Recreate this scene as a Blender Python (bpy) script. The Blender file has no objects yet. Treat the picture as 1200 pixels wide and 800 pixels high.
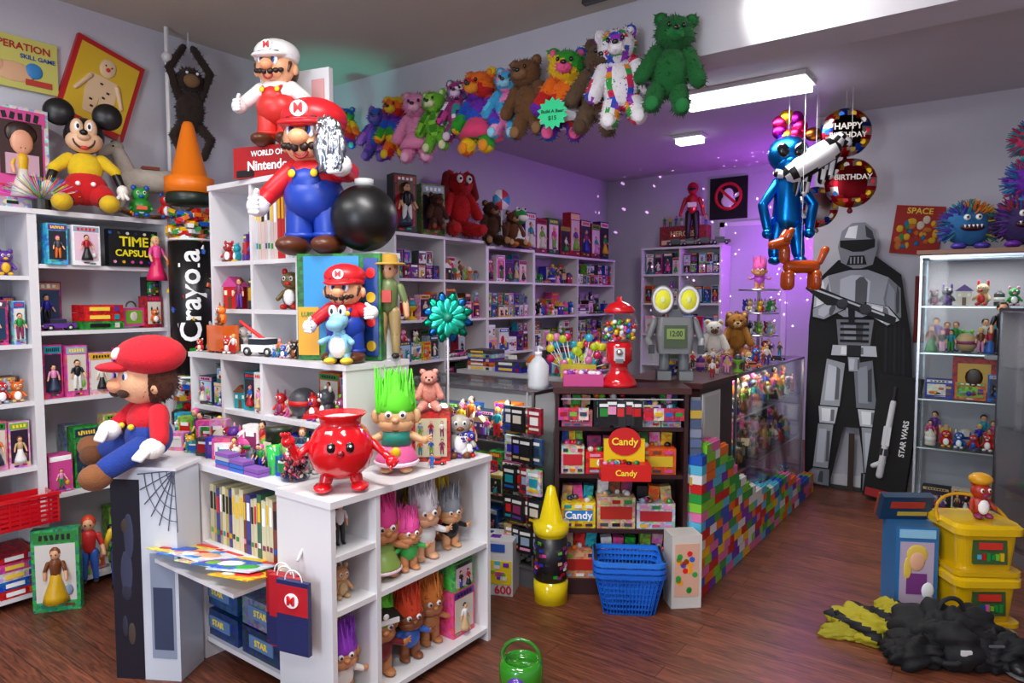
import bpy, math, random
import numpy as np
from mathutils import Matrix, Vector, Euler
R=random.Random(11); np.random.seed(5)
pi=math.pi
# ------------------------------------------------------------ colours / materials
def C(h):
    o=[]
    for i in (0,2,4):
        v=int(h[i:i+2],16)/255
        o.append(v/12.92 if v<=.04045 else ((v+.055)/1.055)**2.4)
    return tuple(o)
def mat(name,rough=.4,metal=0,attr=True,col=(1,1,1),coat=0,bump=0,bscale=200,emis=0,sheen=0,printy=0,var=0):
    m=bpy.data.materials.new(name); m.use_nodes=True; nt=m.node_tree; n=nt.nodes; l=nt.links
    p=n['Principled BSDF']; p.inputs['Roughness'].default_value=rough; p.inputs['Metallic'].default_value=metal
    p.inputs['Coat Weight'].default_value=coat
    if sheen: p.inputs['Sheen Weight'].default_value=sheen
    tc=n.new('ShaderNodeTexCoord')
    if attr:
        a=n.new('ShaderNodeAttribute'); a.attribute_name='Col'; src=a.outputs['Color']
    else:
        a=n.new('ShaderNodeRGB'); a.outputs[0].default_value=(*col,1); src=a.outputs[0]
    if printy:
        v=n.new('ShaderNodeTexVoronoi'); v.inputs['Scale'].default_value=60; l.new(tc.outputs['Object'],v.inputs['Vector'])
        mx=n.new('ShaderNodeMixRGB'); mx.blend_type='OVERLAY'; mx.inputs[0].default_value=printy
        l.new(src,mx.inputs[1]); l.new(v.outputs['Color'],mx.inputs[2]); src=mx.outputs[0]
    if var:
        no=n.new('ShaderNodeTexNoise'); no.inputs['Scale'].default_value=bscale*.15; no.inputs['Detail'].default_value=4
        l.new(tc.outputs['Object'],no.inputs['Vector'])
        mr=n.new('ShaderNodeMapRange'); mr.inputs['To Min'].default_value=1-var; mr.inputs['To Max'].default_value=1+var
        l.new(no.outputs['Fac'],mr.inputs['Value'])
        mx=n.new('ShaderNodeVectorMath'); mx.operation='SCALE'; l.new(src,mx.inputs[0]); l.new(mr.outputs[0],mx.inputs['Scale']); src=mx.outputs[0]
    l.new(src,p.inputs['Base Color'])
    if emis:
        l.new(src,p.inputs['Emission Color']); p.inputs['Emission Strength'].default_value=emis
    if bump:
        no=n.new('ShaderNodeTexNoise'); no.inputs['Scale'].default_value=bscale; no.inputs['Detail'].default_value=3
        l.new(tc.outputs['Object'],no.inputs['Vector'])
        bp=n.new('ShaderNodeBump'); bp.inputs['Strength'].default_value=bump; bp.inputs['Distance'].default_value=.01
        l.new(no.outputs['Fac'],bp.inputs['Height']); l.new(bp.outputs[0],p.inputs['Normal'])
    return m
def glassmat():
    m=bpy.data.materials.new('clear_glass'); m.use_nodes=True; nt=m.node_tree; n=nt.nodes; l=nt.links
    n.clear(); o=n.new('ShaderNodeOutputMaterial'); t=n.new('ShaderNodeBsdfTransparent'); g=n.new('ShaderNodeBsdfGlossy')
    t.inputs[0].default_value=(.95,.975,.97,1); g.inputs['Roughness'].default_value=.03
    lw=n.new('ShaderNodeLayerWeight'); lw.inputs[0].default_value=.15
    mu=n.new('ShaderNodeMath'); mu.operation='MULTIPLY'; mu.inputs[1].default_value=.5
    mx=n.new('ShaderNodeMixShader'); l.new(lw.outputs['Fresnel'],mu.inputs[0]); l.new(mu.outputs[0],mx.inputs[0]); l.new(t.outputs[0],mx.inputs[1]); l.new(g.outputs[0],mx.inputs[2]); l.new(mx.outputs[0],o.inputs[0])
    return m
PL,FZ,GL,CG,EM,ME,PR,MT=range(8)
MATS=[mat('moulded_plastic',.38),mat('plush_fabric',.95,bump=.4,bscale=160,sheen=.08,var=.2),mat('glossy_plastic',.12,coat=.6),
      glassmat(),mat('lit_plastic',.5,emis=5),mat('brushed_metal',.28,1),mat('printed_card',.45,printy=.6),mat('matte_card',.75)]
# ------------------------------------------------------------ mesh builder
_sc={}
def sphT(seg,ring):
    k=(seg,ring)
    if k in _sc: return _sc[k]
    v=[(0,0,1)]
    for j in range(1,ring):
        a=pi*j/ring
        for i in range(seg):
            t=2*pi*i/seg; v.append((math.sin(a)*math.cos(t),math.sin(a)*math.sin(t),math.cos(a)))
    v.append((0,0,-1)); f=[]
    for i in range(seg): f.append((0,1+i,1+(i+1)%seg))
    for j in range(ring-2):
        for i in range(seg):
            a=1+j*seg+i; b_=1+j*seg+(i+1)%seg; f.append((a,a+seg,b_+seg,b_))
    e=len(v)-1; s=1+(ring-2)*seg
    for i in range(seg): f.append((s+i,e,s+(i+1)%seg))
    _sc[k]=(np.array(v,float),f); return _sc[k]
def rotm(rot): return np.array(Euler(rot).to_matrix())
_tx={}
class B:
    def __init__(s,name):
        s.name=name; s.V=[]; s.n=0; s.F=[]; s.c=[]; s.mi=[]; s.sm=[]; s.M=Matrix.Identity(4); s.st=[]; s.m=PL; s.fur=0
    def push(s,loc=(0,0,0),rz=0,sc=1,rx=0,ry=0):
        s.st.append(s.M)
        if not hasattr(sc,'__len__'): sc=(sc,sc,sc)
        s.M=s.M@Matrix.Translation(loc)@Matrix.Rotation(rz,4,'Z')@Matrix.Rotation(ry,4,'Y')@Matrix.Rotation(rx,4,'X')@Matrix.Diagonal((*sc,1))
        return s
    def pop(s): s.M=s.st.pop()
    def add(s,v,f,col,smooth=True,fuzz=0):
        v=np.asarray(v,float)
        if callable(col):
            s.c.extend([col(v[list(q)].mean(axis=0)) for q in f])
        else:
            cc=C(col) if isinstance(col,str) else col
            s.c.extend([cc]*len(f))
        if fuzz: v=v+np.random.uniform(-fuzz,fuzz,v.shape)
        M=np.array(s.M); w=v@M[:3,:3].T+M[:3,3]
        s.V.append(w); o=s.n; s.n+=len(w)
        s.F.extend([tuple(i+o for i in q) for q in f]); s.mi.extend([s.m]*len(f)); s.sm.extend([smooth]*len(f))
    def spikes(s,P,N,col,L):
        n=len(P)
        if n<1: return
        N=N/np.linalg.norm(N,axis=1,keepdims=True); rv=np.random.normal(size=(n,3)); T=np.cross(N,rv); T/=np.linalg.norm(T,axis=1,keepdims=True)+1e-9; U=np.cross(N,T)
        w=L*.3; V=np.empty((n,4,3)); P0=P-N*L*.15
        for k in range(3): a=k*2*pi/3; V[:,k]=P0+w*(math.cos(a)*T+math.sin(a)*U)
        V[:,3]=P+N*L*np.random.uniform(.6,1.1,(n,1))+np.random.normal(size=(n,3))*L*.35-np.array([0,0,L*.25])
        F=[]
        for i in range(n): q=4*i; F+= [(q,q+1,q+3),(q+1,q+2,q+3),(q+2,q,q+3)]
        if callable(col):
            c0=col; cols=[c0(p) for p in P]; g=np.random.uniform(.8,1.2,n)
        else:
            cc=C(col) if isinstance(col,str) else col; cols=[cc]*n; g=np.random.uniform(.75,1.25,n)
        M=np.array(s.M); W=V.reshape(-1,3)@M[:3,:3].T+M[:3,3]
        s.V.append(W); o=s.n; s.n+=len(W); s.F.extend([(a+o,b+o,c+o) for a,b,c in F])
        for i in range(n): k=tuple(min(1,x*g[i]) for x in cols[i]); s.c.extend([k]*3)
        s.mi.extend([s.m]*3*n); s.sm.extend([True]*3*n)
    def sph(s,c,r,col,seg=12,ring=8,rot=None,fuzz=0):
        v,f=sphT(seg,ring); r=(r,r,r) if not hasattr(r,'__len__') else r
        v=v*np.array(r)
        if rot: v=v@rotm(rot).T
        s.add(v+np.array(c),f,col,True,fuzz)
        if s.fur and s.m==FZ and min(r)>.035:
            rr=np.array(r); n=int(min(900,4*pi*(np.mean(rr)**2)/(s.fur**2)*.55)); u=np.random.normal(size=(n,3)); u/=np.linalg.norm(u,axis=1,keepdims=True)
            P=u*rr; N=u/rr
            if rot: q=rotm(rot).T; P=P@q; N=N@q
            s.spikes(P+np.array(c),N,col,s.fur)
    def cloth(s,c,r,col,amp=.25,fr=4,sd=0,seg=56,ring=30):
        # crumpled soft mass: ellipsoid with folded ridges, flattened underneath
        v,f=sphT(seg,ring); v=v.copy()
        a=np.arctan2(v[:,1],v[:,0]); z=v[:,2]
        w=np.abs(np.sin(v[:,0]*fr+sd+2*np.sin(v[:,1]*fr*.7+sd*2)))+.6*np.abs(np.sin(v[:,1]*fr*1.7+v[:,2]*fr+sd*3))+.5*np.sin(a*3+sd)+.35*np.abs(np.sin((v[:,0]-v[:,1])*fr*2.3+sd))
        v=v*(1-amp+amp*w)[:,None]*np.array(r); v[:,2]=np.maximum(v[:,2],-c[2]+.002)
        s.add(v+np.array(c),f,col,True)
    def lathe(s,prof,col,c=(0,0,0),seg=20,rot=None,smooth=True):
        v=[];f=[]
        for r,z in prof:
            for i in range(seg):
                t=2*pi*i/seg; v.append((r*math.cos(t),r*math.sin(t),z))
        for j in range(len(prof)-1):
            for i in range(seg):
                a=j*seg+i; b_=j*seg+(i+1)%seg; f.append((a,b_,b_+seg,a+seg))
        if prof[0][0]>1e-6: f.append(tuple(range(seg-1,-1,-1)))
        if prof[-1][0]>1e-6: f.append(tuple(range((len(prof)-1)*seg,len(prof)*seg)))
        v=np.array(v)
        if rot: v=v@rotm(rot).T
        s.add(v+np.array(c),f,col,smooth)
    def cyl(s,c,r,h,col,r2=None,seg=16,rot=None):
        r2=r if r2 is None else r2
        s.lathe([(r,0),(r2,h)],col,c,seg,rot,smooth=False)
    def limb(s,p,q,r1,r2,col,seg=8,fuzz=0):
        p=Vector(p); q=Vector(q); d=q-p; L=d.length or 1e-4
        v=[];pr=[]
        for k in range(3): a=pi/2*(k/3); pr.append((r1*math.sin(a),-r1*math.cos(a)))
        pr+= [(r1,0),((r1+r2)/2,L/2),(r2,L)]
        for k in range(1,4): a=pi/2*(k/3); pr.append((r2*math.cos(a),L+r2*math.sin(a)))
        pr[0]=(1e-5,-r1); pr[-1]=(1e-5,L+r2)
        f=[]
        for r,z in pr:
            for i in range(seg):
                t=2*pi*i/seg; v.append((r*math.cos(t),r*math.sin(t),z))
        for j in range(len(pr)-1):
            for i in range(seg):
                a=j*seg+i; b_=j*seg+(i+1)%seg; f.append((a,b_,b_+seg,a+seg))
        m=np.array(d.to_track_quat('Z','Y').to_matrix())
        s.add(np.array(v)@m.T+np.array(p),f,col,True,fuzz)
        if s.fur and s.m==FZ and min(r1,r2)>.03:
            n=int(min(500,2*pi*(r1+r2)/2*(L+r1+r2)/(s.fur**2)*.55)); t=np.random.uniform(0,2*pi,n); h=np.random.uniform(-r1*.6,L+r2*.6,n)
            rr=np.where(h<0,r1*.85,np.where(h>L,r2*.85,r1+(r2-r1)*np.clip(h/L,0,1))); N=np.stack([np.cos(t),np.sin(t),np.where(h<0,-.7,np.where(h>L,.7,0))],1); P=np.stack([rr*np.cos(t),rr*np.sin(t),h],1)
            s.spikes(P@m.T+np.array(p),N@m.T,col,s.fur)
    def box(s,c,z,col,rz=0,rx=0,ry=0):
        x,y,w=[q/2 for q in z]
        v=np.array([(-x,-y,-w),(x,-y,-w),(x,y,-w),(-x,y,-w),(-x,-y,w),(x,-y,w),(x,y,w),(-x,y,w)])
        if rz or rx or ry: v=v@rotm((rx,ry,rz)).T
        s.add(v+np.array(c),[(0,3,2,1),(4,5,6,7),(0,1,5,4),(1,2,6,5),(2,3,7,6),(3,0,4,7)],col,False)
    def b2(s,a,b_,col): s.box([(a[i]+b_[i])/2 for i in range(3)],[abs(b_[i]-a[i]) for i in range(3)],col)
    def tor(s,c,Ra,r,col,seg=20,rs=6,rot=None,arc=2*pi,a0=0):
        v=[];f=[]; full=arc>=2*pi-1e-6; n=seg if full else seg+1
        for i in range(n):
            t=a0+arc*i/seg
            for j in range(rs):
                u=2*pi*j/rs; v.append(((Ra+r*math.cos(u))*math.cos(t),(Ra+r*math.cos(u))*math.sin(t),r*math.sin(u)))
        for i in range(seg):
            for j in range(rs):
                a=i*rs+j; b_=i*rs+(j+1)%rs; c2=((i+1)%n)*rs; f.append((a,c2+j,c2+(j+1)%rs,b_))
        v=np.array(v)
        if rot: v=v@rotm(rot).T
        s.add(v+np.array(c),f,col)
    def poly(s,pts,col,y=0,th=.004):
        n=len(pts); v=[(x,y,z) for x,z in pts]+[(x,y+th,z) for x,z in pts]
        f=[tuple(range(n)),tuple(range(2*n-1,n-1,-1))]+[(i,i+n,(i+1)%n+n,(i+1)%n) for i in range(n)]
        s.add(v,f,col,False)
    def disc(s,c,rx,rz,col,th=.003,n=18): s.poly([(c[0]+rx*math.cos(2*pi*i/n),c[2]+rz*math.sin(2*pi*i/n)) for i in range(n)],col,c[1],th)
    def loft(s,rings,col,caps=(True,True),smooth=False,n=5):
        v=[];f=[]
        for w,d,rad,z in rings:
            for (sx,sy,a0) in ((1,1,0),(-1,1,pi/2),(-1,-1,pi),(1,-1,1.5*pi)):
                for k in range(n):
                    a=a0+pi/2*k/(n-1); v.append((sx*(w/2-rad)+rad*math.cos(a),sy*(d/2-rad)+rad*math.sin(a),z))
        m=4*n
        for j in range(len(rings)-1):
            for i in range(m):
                a=j*m+i; b_=j*m+(i+1)%m; f.append((a,b_,b_+m,a+m))
        if caps[0]: f.append(tuple(range(m-1,-1,-1)))
        if caps[1]: f.append(tuple(range((len(rings)-1)*m,len(rings)*m)))
        s.add(v,f,col,smooth)
    def text(s,t,size,col,loc=(0,0,0),rx=pi/2,ry=0,rz=0,depth=.001,sq=1):
        k=t
        if k not in _tx:
            cu=bpy.data.curves.new('t','FONT'); cu.body=t; cu.align_x='CENTER'; cu.align_y='CENTER'; cu.extrude=.02; cu.offset=.02; cu.resolution_u=3
            o=bpy.data.objects.new('t',cu); bpy.context.collection.objects.link(o)
            bpy.context.view_layer.update()
            me=bpy.data.meshes.new_from_object(o.evaluated_get(bpy.context.evaluated_depsgraph_get()))
            _tx[k]=(np.array([v.co[:] for v in me.vertices]),[tuple(p.vertices) for p in me.polygons])
            bpy.data.objects.remove(o); bpy.data.curves.remove(cu); bpy.data.meshes.remove(me)
        v,f=_tx[k]; v=v*np.array([size*sq,size,depth/.02])
        s.add(v@rotm((rx,0,0)).T@rotm((0,ry,rz)).T+np.array(loc),f,col,False)
    def done(s,name=None):
        if not s.V: return None
        V=np.concatenate(s.V); lo=V.min(axis=0); hi=V.max(axis=0); o=np.array([(lo[0]+hi[0])/2,(lo[1]+hi[1])/2,lo[2]])
        V=V-o; me=bpy.data.meshes.new(s.name); me.from_pydata(V.tolist(),[],s.F)
        used=sorted(set(s.mi)); mp={u:i for i,u in enumerate(used)}
        for u in used: me.materials.append(MATS[u])
        me.polygons.foreach_set('material_index',[mp[i] for i in s.mi]); me.polygons.foreach_set('use_smooth',s.sm)
        a=me.color_attributes.new('Col','FLOAT_COLOR','CORNER')
        ln=np.array([len(f) for f in s.F]); c=np.repeat(np.array(s.c),ln,axis=0); c=np.hstack([c,np.ones((len(c),1))])
        a.data.foreach_set('color',c.astype(np.float32).ravel()); me.update()
        ob=bpy.data.objects.new(s.name,me); ob.location=o; bpy.context.collection.objects.link(ob); return ob
BR=['c81818','1558b0','e0b014','268a34','d04890','5f2f90','d86a18','1490a0','e6e4e0','18181a','a80f22','74b034','e090b8','2c2ca8','20304a','8a2a5a','7a4220','44444a','d8d0c0','c8a878','90a8c0','e6e4e0']
def rc(): return R.choice(BR)
SK='e8ad84'
# ------------------------------------------------------------ small toys
def fig(b,h,c1=None,c2=None,hair=None,skin=SK,dress=False):
    c1=c1 or rc(); c2=c2 or rc(); hair=hair or R.choice(['2a1a10','e8c850','7a3b14','111111','e84fa0','2a1a10'])
    b.push(sc=h)
    b.sph((0,0,.88),(.085,.09,.105),skin,8,6); b.sph((0,.03,.91),(.1,.095,.11),hair,8,6)
    if dress: b.sph((0,.06,.8),(.1,.05,.16),hair,8,5)
    b.limb((0,0,.52),(0,0,.71),.09,.105,c1,7)
    for x in (-1,1):
        hx=x*R.uniform(.16,.24); hy=R.uniform(-.18,.0)
        b.limb((x*.12,0,.71),(x*.17,hy*.3,.57),.042,.036,c1,6); b.limb((x*.17,hy*.3,.57),(hx,hy,.43),.034,.028,skin,6)
        if not dress: b.limb((x*.055,0,.46),(x*.07,-.01,.26),.068,.055,c2,6); b.limb((x*.07,-.01,.26),(x*.075,0,.06),.052,.042,c2,6); b.sph((x*.075,-.04,.03),(.045,.08,.032),'222222',6,4)
    if dress: b.lathe([(.22,0),(.2,.12),(.1,.4),(.08,.54)],c2,seg=9)
    for x in (-1,1): b.sph((x*.035,-.083,.89),(.012,.008,.014),'101010',5,4)
    b.pop()
def boxed(b,w,h,d,body=None,doll=None):
    m=b.m; b.m=PR; c1=body or rc(); c2=rc(); b.box((0,d/2,h/2),(w,d,h),c1)
    k=R.random() if doll is None else (0 if doll else .9)
    e=.0015
    if k<.4:
        b.m=PL; b.box((0,0,h*.47),(w*.84,e*2,h*.7),R.choice(['20242c','2a1c34',c2,'e8c8d8','a8c8e0','1c3a5a','e0dcd4','d8d0c0']))
        n=max(1,min(3,int(w/h/.4)))
        for i in range(n):
            b.push((w*.8*((i+.5)/n-.5),-.004,h*.13)); (fig(b,h*R.uniform(.5,.66),dress=R.random()<(.8 if doll else .35)) if doll or R.random()<.6 else critter(b,h*.5)); b.pop()
        if R.random()<.5: b.sph((w*.26,-.004,h*.25),(w*.1,e*4,h*.07),rc(),7,5)
    elif k<.75:
        b.box((-w*.1,0,h*.45),(w*.66,e*2,h*.6),c2); b.m=PL
        for q in range(4): b.sph((-w*.1+w*R.uniform(-.2,.2),-e*q,h*R.uniform(.25,.6)),(w*R.uniform(.06,.16),e*3,h*R.uniform(.05,.16)),rc(),8,6)
        for q in range(3): b.box((w*.33,0,h*(.25+.17*q)),(w*.18,e*3,h*.12),rc())
    else:
        b.m=PL; b.box((0,0,h*.25),(w*.96,e*2,h*.3),c2); b.poly([(-w*.4,h*.3),(w*.1,h*.35),(w*.42,h*.75),(0,h*.7)],rc(),-e*1.5,e); b.sph((-w*.15,-e,h*.5),(w*.2,e*3,h*.2),rc(),9,6); b.sph((w*.15,-e*2,h*.35),(w*.12,e*3,h*.16),rc(),8,6)
        for q in range(3): b.box((w*R.uniform(-.3,.3),-e*1.5,h*R.uniform(.12,.35)),(w*.2,e*2,h*.05),rc())
    b.m=PL; b.box((0,0,h*.905),(w*.9,e*3,h*.13),c2 if c2!=c1 else 'ffffff')
    lc=R.choice(['ffffff','ffd84a','111111','e02020']); n=R.randint(4,7)
    for i in range(n):
        b.box((w*.7*((i+.5)/n-.5),-e,h*.905),(w*.7/n*.6,e*3,h*.08*R.uniform(.7,1)),lc,ry=R.uniform(-.25,.25))
    for i in range(3): b.box((w*(R.random()*.6-.3),-e*.5,h*R.uniform(.04,.1)),(w*.2,e*3,h*.03),rc())
    b.m=m
def critter(b,h,c=None):
    c=c or rc(); c2=rc(); b.push(sc=h)
    b.sph((0,0,.3),(.25,.21,.3),c,10,7); b.sph((0,-.04,.7),(.25,.22,.22),c,10,7)
    k=R.random()
    for x in (-1,1):
        b.sph((x*.18,0,.92),(.08,.05,.09) if k<.6 else (.05,.04,.16),c if k<.3 else c2,6,5)
        b.sph((x*.09,-.23,.75),(.05,.03,.06),'ffffff',6,5); b.sph((x*.09,-.26,.75),(.024,.015,.035),'111111',6,4)
        b.limb((x*.2,-.03,.42),(x*.3,-.14,.26),.06,.055,c,6); b.sph((x*.14,-.16,.07),(.1,.15,.07),c2,6,5)
    b.sph((0,-.23,.63),(.09,.07,.055),c2,6,5); b.sph((0,-.17,.3),(.15,.07,.2),R.choice(['ffffff',c2]),8,5); b.pop()
def odd(b,h):
    k=R.randint(0,5); c=rc(); c2=rc(); b.push(sc=h)
    if k==0: b.lathe([(.28,0),(.3,.05),(.3,.75),(.27,.8),(.1,.9),(.1,1)],c,seg=14); b.lathe([(.305,.25),(.305,.55)],c2,seg=14)
    elif k==1: b.sph((0,0,.45),.42,c,14,10); b.lathe([(.425,-.07),(.43,0),(.425,.07)],c2,(0,0,.45),16); b.lathe([(.2,0),(.15,.08)],'333333',seg=12)
    elif k==2:
        b.box((0,0,.35),(.6,.4,.7),c); b.poly([(-.38,.68),(.38,.68),(0,1.0)],c2,-.22,.44); b.box((0,-.205,.2),(.16,.02,.38),'6a4020')
        for x in (-.18,.18): b.box((x,-.205,.5),(.12,.02,.14),'f0f0d0')
    elif k==3:
        b.box((0,0,.38),(.75,.3,.62),c); b.tor((0,0,.72),.18,.03,'444444',12,5,(pi/2,0,0),pi,0); b.box((0,-.155,.38),(.6,.01,.45),c2); b.sph((0,-.16,.4),(.15,.02,.16),rc(),8,6)
    elif k==4:
        b.box((0,0,.45),(.42,.3,.4),c); b.box((0,0,.8),(.3,.26,.25),c2); b.lathe([(.02,0),(.02,.1)],'888888',(0,0,.92),6)
        for x in (-1,1): b.limb((x*.27,0,.6),(x*.3,-.1,.35),.06,.06,c2,6); b.box((x*.12,-.02,.13),(.15,.3,.26),c2); b.sph((x*.07,-.13,.82),.04,'f0f060',6,5)
    else:
        b.lathe([(.3,0),(.22,.12),(.06,.2),(.06,.4),(.32,.62),(.34,.66),(.001,.7)],c,seg=14); b.sph((0,0,.78),(.22,.22,.2),c2,10,7)
    b.pop()
def car(b,l,c=None):
    c=c or rc(); b.push(sc=l)
    b.box((0,0,.17),(1,.42,.16),c); b.box((-.05,0,.31),(.5,.38,.14),'222a33'); b.box((-.05,0,.385),(.46,.36,.02),c); b.box((-.51,0,.17),(.02,.3,.06),'ffffff'); b.box((.51,0,.17),(.02,.3,.06),'dd2222')
    for x in (-.3,.3):
        for y in (-.21,.21): b.lathe([(.1,-.04),(.1,.04)],'151515',(x,y,.1),10,(pi/2,0,0)); b.lathe([(.05,-.045),(.05,.045)],'cccccc',(x,y,.1),8,(pi/2,0,0))
    b.pop()
def books(b,L,h,d,pal=None):
    x=0
    while x<L-.02:
        w=R.uniform(.016,.032); hh=h*R.uniform(.88,1); c=R.choice(pal or BR)
        b.box((x+w/2,d/2,hh/2),(w*.94,d,hh),c); b.box((x+w/2,-.0005,hh*.72),(w*.6,.002,hh*.3),R.choice(['ffffff','f2c416','111111','e02020'])); b.box((x+w/2,-.0005,hh*.2),(w*.6,.002,hh*.08),rc()); x+=w
def stack(b,w,d,n,hh):
    z=0
    for i in range(n):
        a=R.uniform(-.06,.06); c=rc(); b.m=PR; b.box((0,d/2,z+hh/2),(w,d,hh*.96),c,rz=a*.5); b.m=PL
        b.box((-w*.1,-.003,z+hh/2),(w*.5,.003,hh*.45),R.choice(['ffffff','ffd84a','111111'])); b.box((w*.33,-.003,z+hh/2),(w*.12,.003,hh*.6),rc()); z+=hh
def fill(name,orig,rz,x0,x1,z,hm,D,style):
    b=B(name); b.push(orig,rz); b.m=PL; st=style
    if D>=.25 and st not in('book','game') and hm>.15:   # rear layer of packed boxes
        x=x0+.004
        while x<x1-.05:
            w=min(x1-x-.003,R.uniform(.08,.17)); h=hm*R.uniform(.45,.93)
            if R.random()<.68: b.push((x+w/2,.17,z)); boxed(b,w*.98,h,.09,None,st=='doll' or None); b.pop()
            x+=w
    x=x0+.006
    while x<x1-.035:
        s_=st if st!='mix' else R.choice(['box','fig','doll','small','crit','car','game','odd','odd'])
        if st in('fig','crit') and R.random()<.3: s_='odd'
        rem=x1-x-.003
        if s_=='doll': w=min(rem,R.uniform(.085,.14)); h=hm*R.uniform(.7,.94); b.push((x+w/2,.02+R.uniform(0,.03),z)); boxed(b,w*.97,h,.06,R.choice(['d04890','e880a8','b83070','5f2f90','1490a0','e0a0c0','20304a','e6e4e8','8ab0d0']),True); b.pop()
        elif s_=='box':
            w=min(rem,R.uniform(.08,.18)); h=hm*R.uniform(.4,.8); b.push((x+w/2,.02+R.uniform(0,.03),z)); boxed(b,w*.97,h,.09)
            if hm-h>.07 and R.random()<.6: b.push((0,.01,h)); (boxed(b,w*.8,(hm-h)*.85,.07) if R.random()<.6 else critter(b,min((hm-h)*.9,.1))); b.pop()
            b.pop()
        elif s_=='small':
            w=min(rem,R.uniform(.065,.09)); n=max(1,int(hm*.95/.115))-(R.random()<.25)
            for i in range(max(1,n)): b.push((x+w/2,.03+R.uniform(0,.01),z+i*.114)); boxed(b,w*.96,.112,.08); b.pop()
        elif s_=='fig':
            w=min(rem,R.uniform(.04,.06)); h=min(hm*.75,R.uniform(.09,.18))
            b.push((x+w/2,.04,z),R.uniform(-.3,.3)); fig(b,h,dress=R.random()<.3); b.pop()
            b.push((x+w/2+.02,.11,z),R.uniform(-.3,.3)); fig(b,min(hm*.9,h*1.35)); b.pop()
        elif s_=='crit':
            h=min(hm*.8,R.uniform(.08,.16)); w=min(rem,h*.58); b.push((x+w/2,.06,z),R.uniform(-.4,.4)); critter(b,min(h,w/.5)); b.pop()
        elif s_=='odd': h=min(hm*.8,R.uniform(.08,.17)); w=min(rem,h*.75); b.push((x+w/2,.07,z),R.uniform(-.3,.3)); odd(b,min(h,w/.7)); b.pop()
        elif s_=='car': w=min(rem,R.uniform(.12,.18)); b.push((x+w/2,.07,z),R.uniform(-.3,.3)); car(b,w*.85); b.pop()
        elif s_=='game': w=min(rem,R.uniform(.16,.24)); hh=R.uniform(.025,.045); b.push((x+w/2,.01,z)); stack(b,w*.95,min(.14,D*.85) if st=='mix' else D*.85,max(1,int(hm*R.uniform(.4,.85)/hh)),hh); b.pop()
        elif s_=='book': w=min(rem,R.uniform(.2,.4)); b.push((x,.03,z)); books(b,w,hm*.85,D*.6); b.pop()
        x+=w+R.choice([.002,.004,.015])
    return b.done()
# ------------------------------------------------------------ furniture
WH='e2e1e3'
def unit(name,orig,rz,W,D,H,cols,rows,t=.02,back=True,z0=0,col=WH):
    b=B(name); b.push(orig,rz)
    for c in cols: b.b2((c-t/2,0,z0),(c+t/2,D,H),col)
    b.b2((-t/2-.005,-.006,H-t),(W+t/2+.005,D,H+.004),col)
    for i in range(len(cols)-1):
        for r in (rows[i] if isinstance(rows[0],list) else rows):
            b.b2((cols[i]+t/2,.003,r-t),(cols[i+1]-t/2,D-.002,r),col)
    if back: b.b2((0,D-.01,z0),(W,D,H-t),'cccbd0')
    return b.done()
def ilamp(name,loc,rz,w,d,e):
    l=bpy.data.lights.new(name,'AREA'); l.shape='RECTANGLE'; l.size=w; l.size_y=d; l.energy=e; l.color=(1,.97,.92)
    o=bpy.data.objects.new(name,l); o.location=loc; o.rotation_euler=(0,0,rz); bpy.context.collection.objects.link(o)
def showcase(name,orig,rz,W,D,H,base=.12,shelves=(),frame='b8babd',basec='3a201c',e=5,backc='8f8e94'):
    b=B(name); b.push(orig,rz); b.b2((0,0,0),(W,D,base),basec)
    b.m=CG; g=.006
    b.b2((.01,0,base),(W-.01,g,H-.02),'ffffff'); b.b2((0,.012,base),(g,D-.012,H-.02),'ffffff'); b.b2((W-g,.012,base),(W,D-.012,H-.02),'ffffff')
    b.b2((0,0,H-.012),(W,D,H-.002),'ffffff')
    for z in shelves: b.b2((.014,.02,z-.006),(W-.014,D-.02,z),'ffffff')
    b.m=ME; q=.014
    for x in (0,W-q):
        for y in (-.003,D-q+.003): b.b2((x,y,base),(x+q,y+q,H-.012),frame)
    for z in (base,H-.02):
        b.b2((0,-.004,z),(W,.014,z+.016),frame); b.b2((0,D-.014,z),(W,D+.004,z+.016),frame); b.b2((-.002,0,z),(.016,D,z+.016),frame); b.b2((W-.016,0,z),(W+.002,D,z+.016),frame)
    for z in shelves: b.b2((.006,.012,z-.008),(W-.006,.018,z),'c8d4d0')
    b.m=MT; b.b2((.012,D-.012,base),(W-.012,D-.006,H-.03),backc)
    p=b.M@Vector((W/2,D*.3,H-.035)); ilamp(name+'_added_strip_light',p,rz,W*.9,.05,e)  # strip lamp added inside the case to brighten its dark contents
    b.m=ME; b.b2((.05,.02,H-.028),(W-.05,.03,H-.022),'dddddd')
    return b.done()
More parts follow.
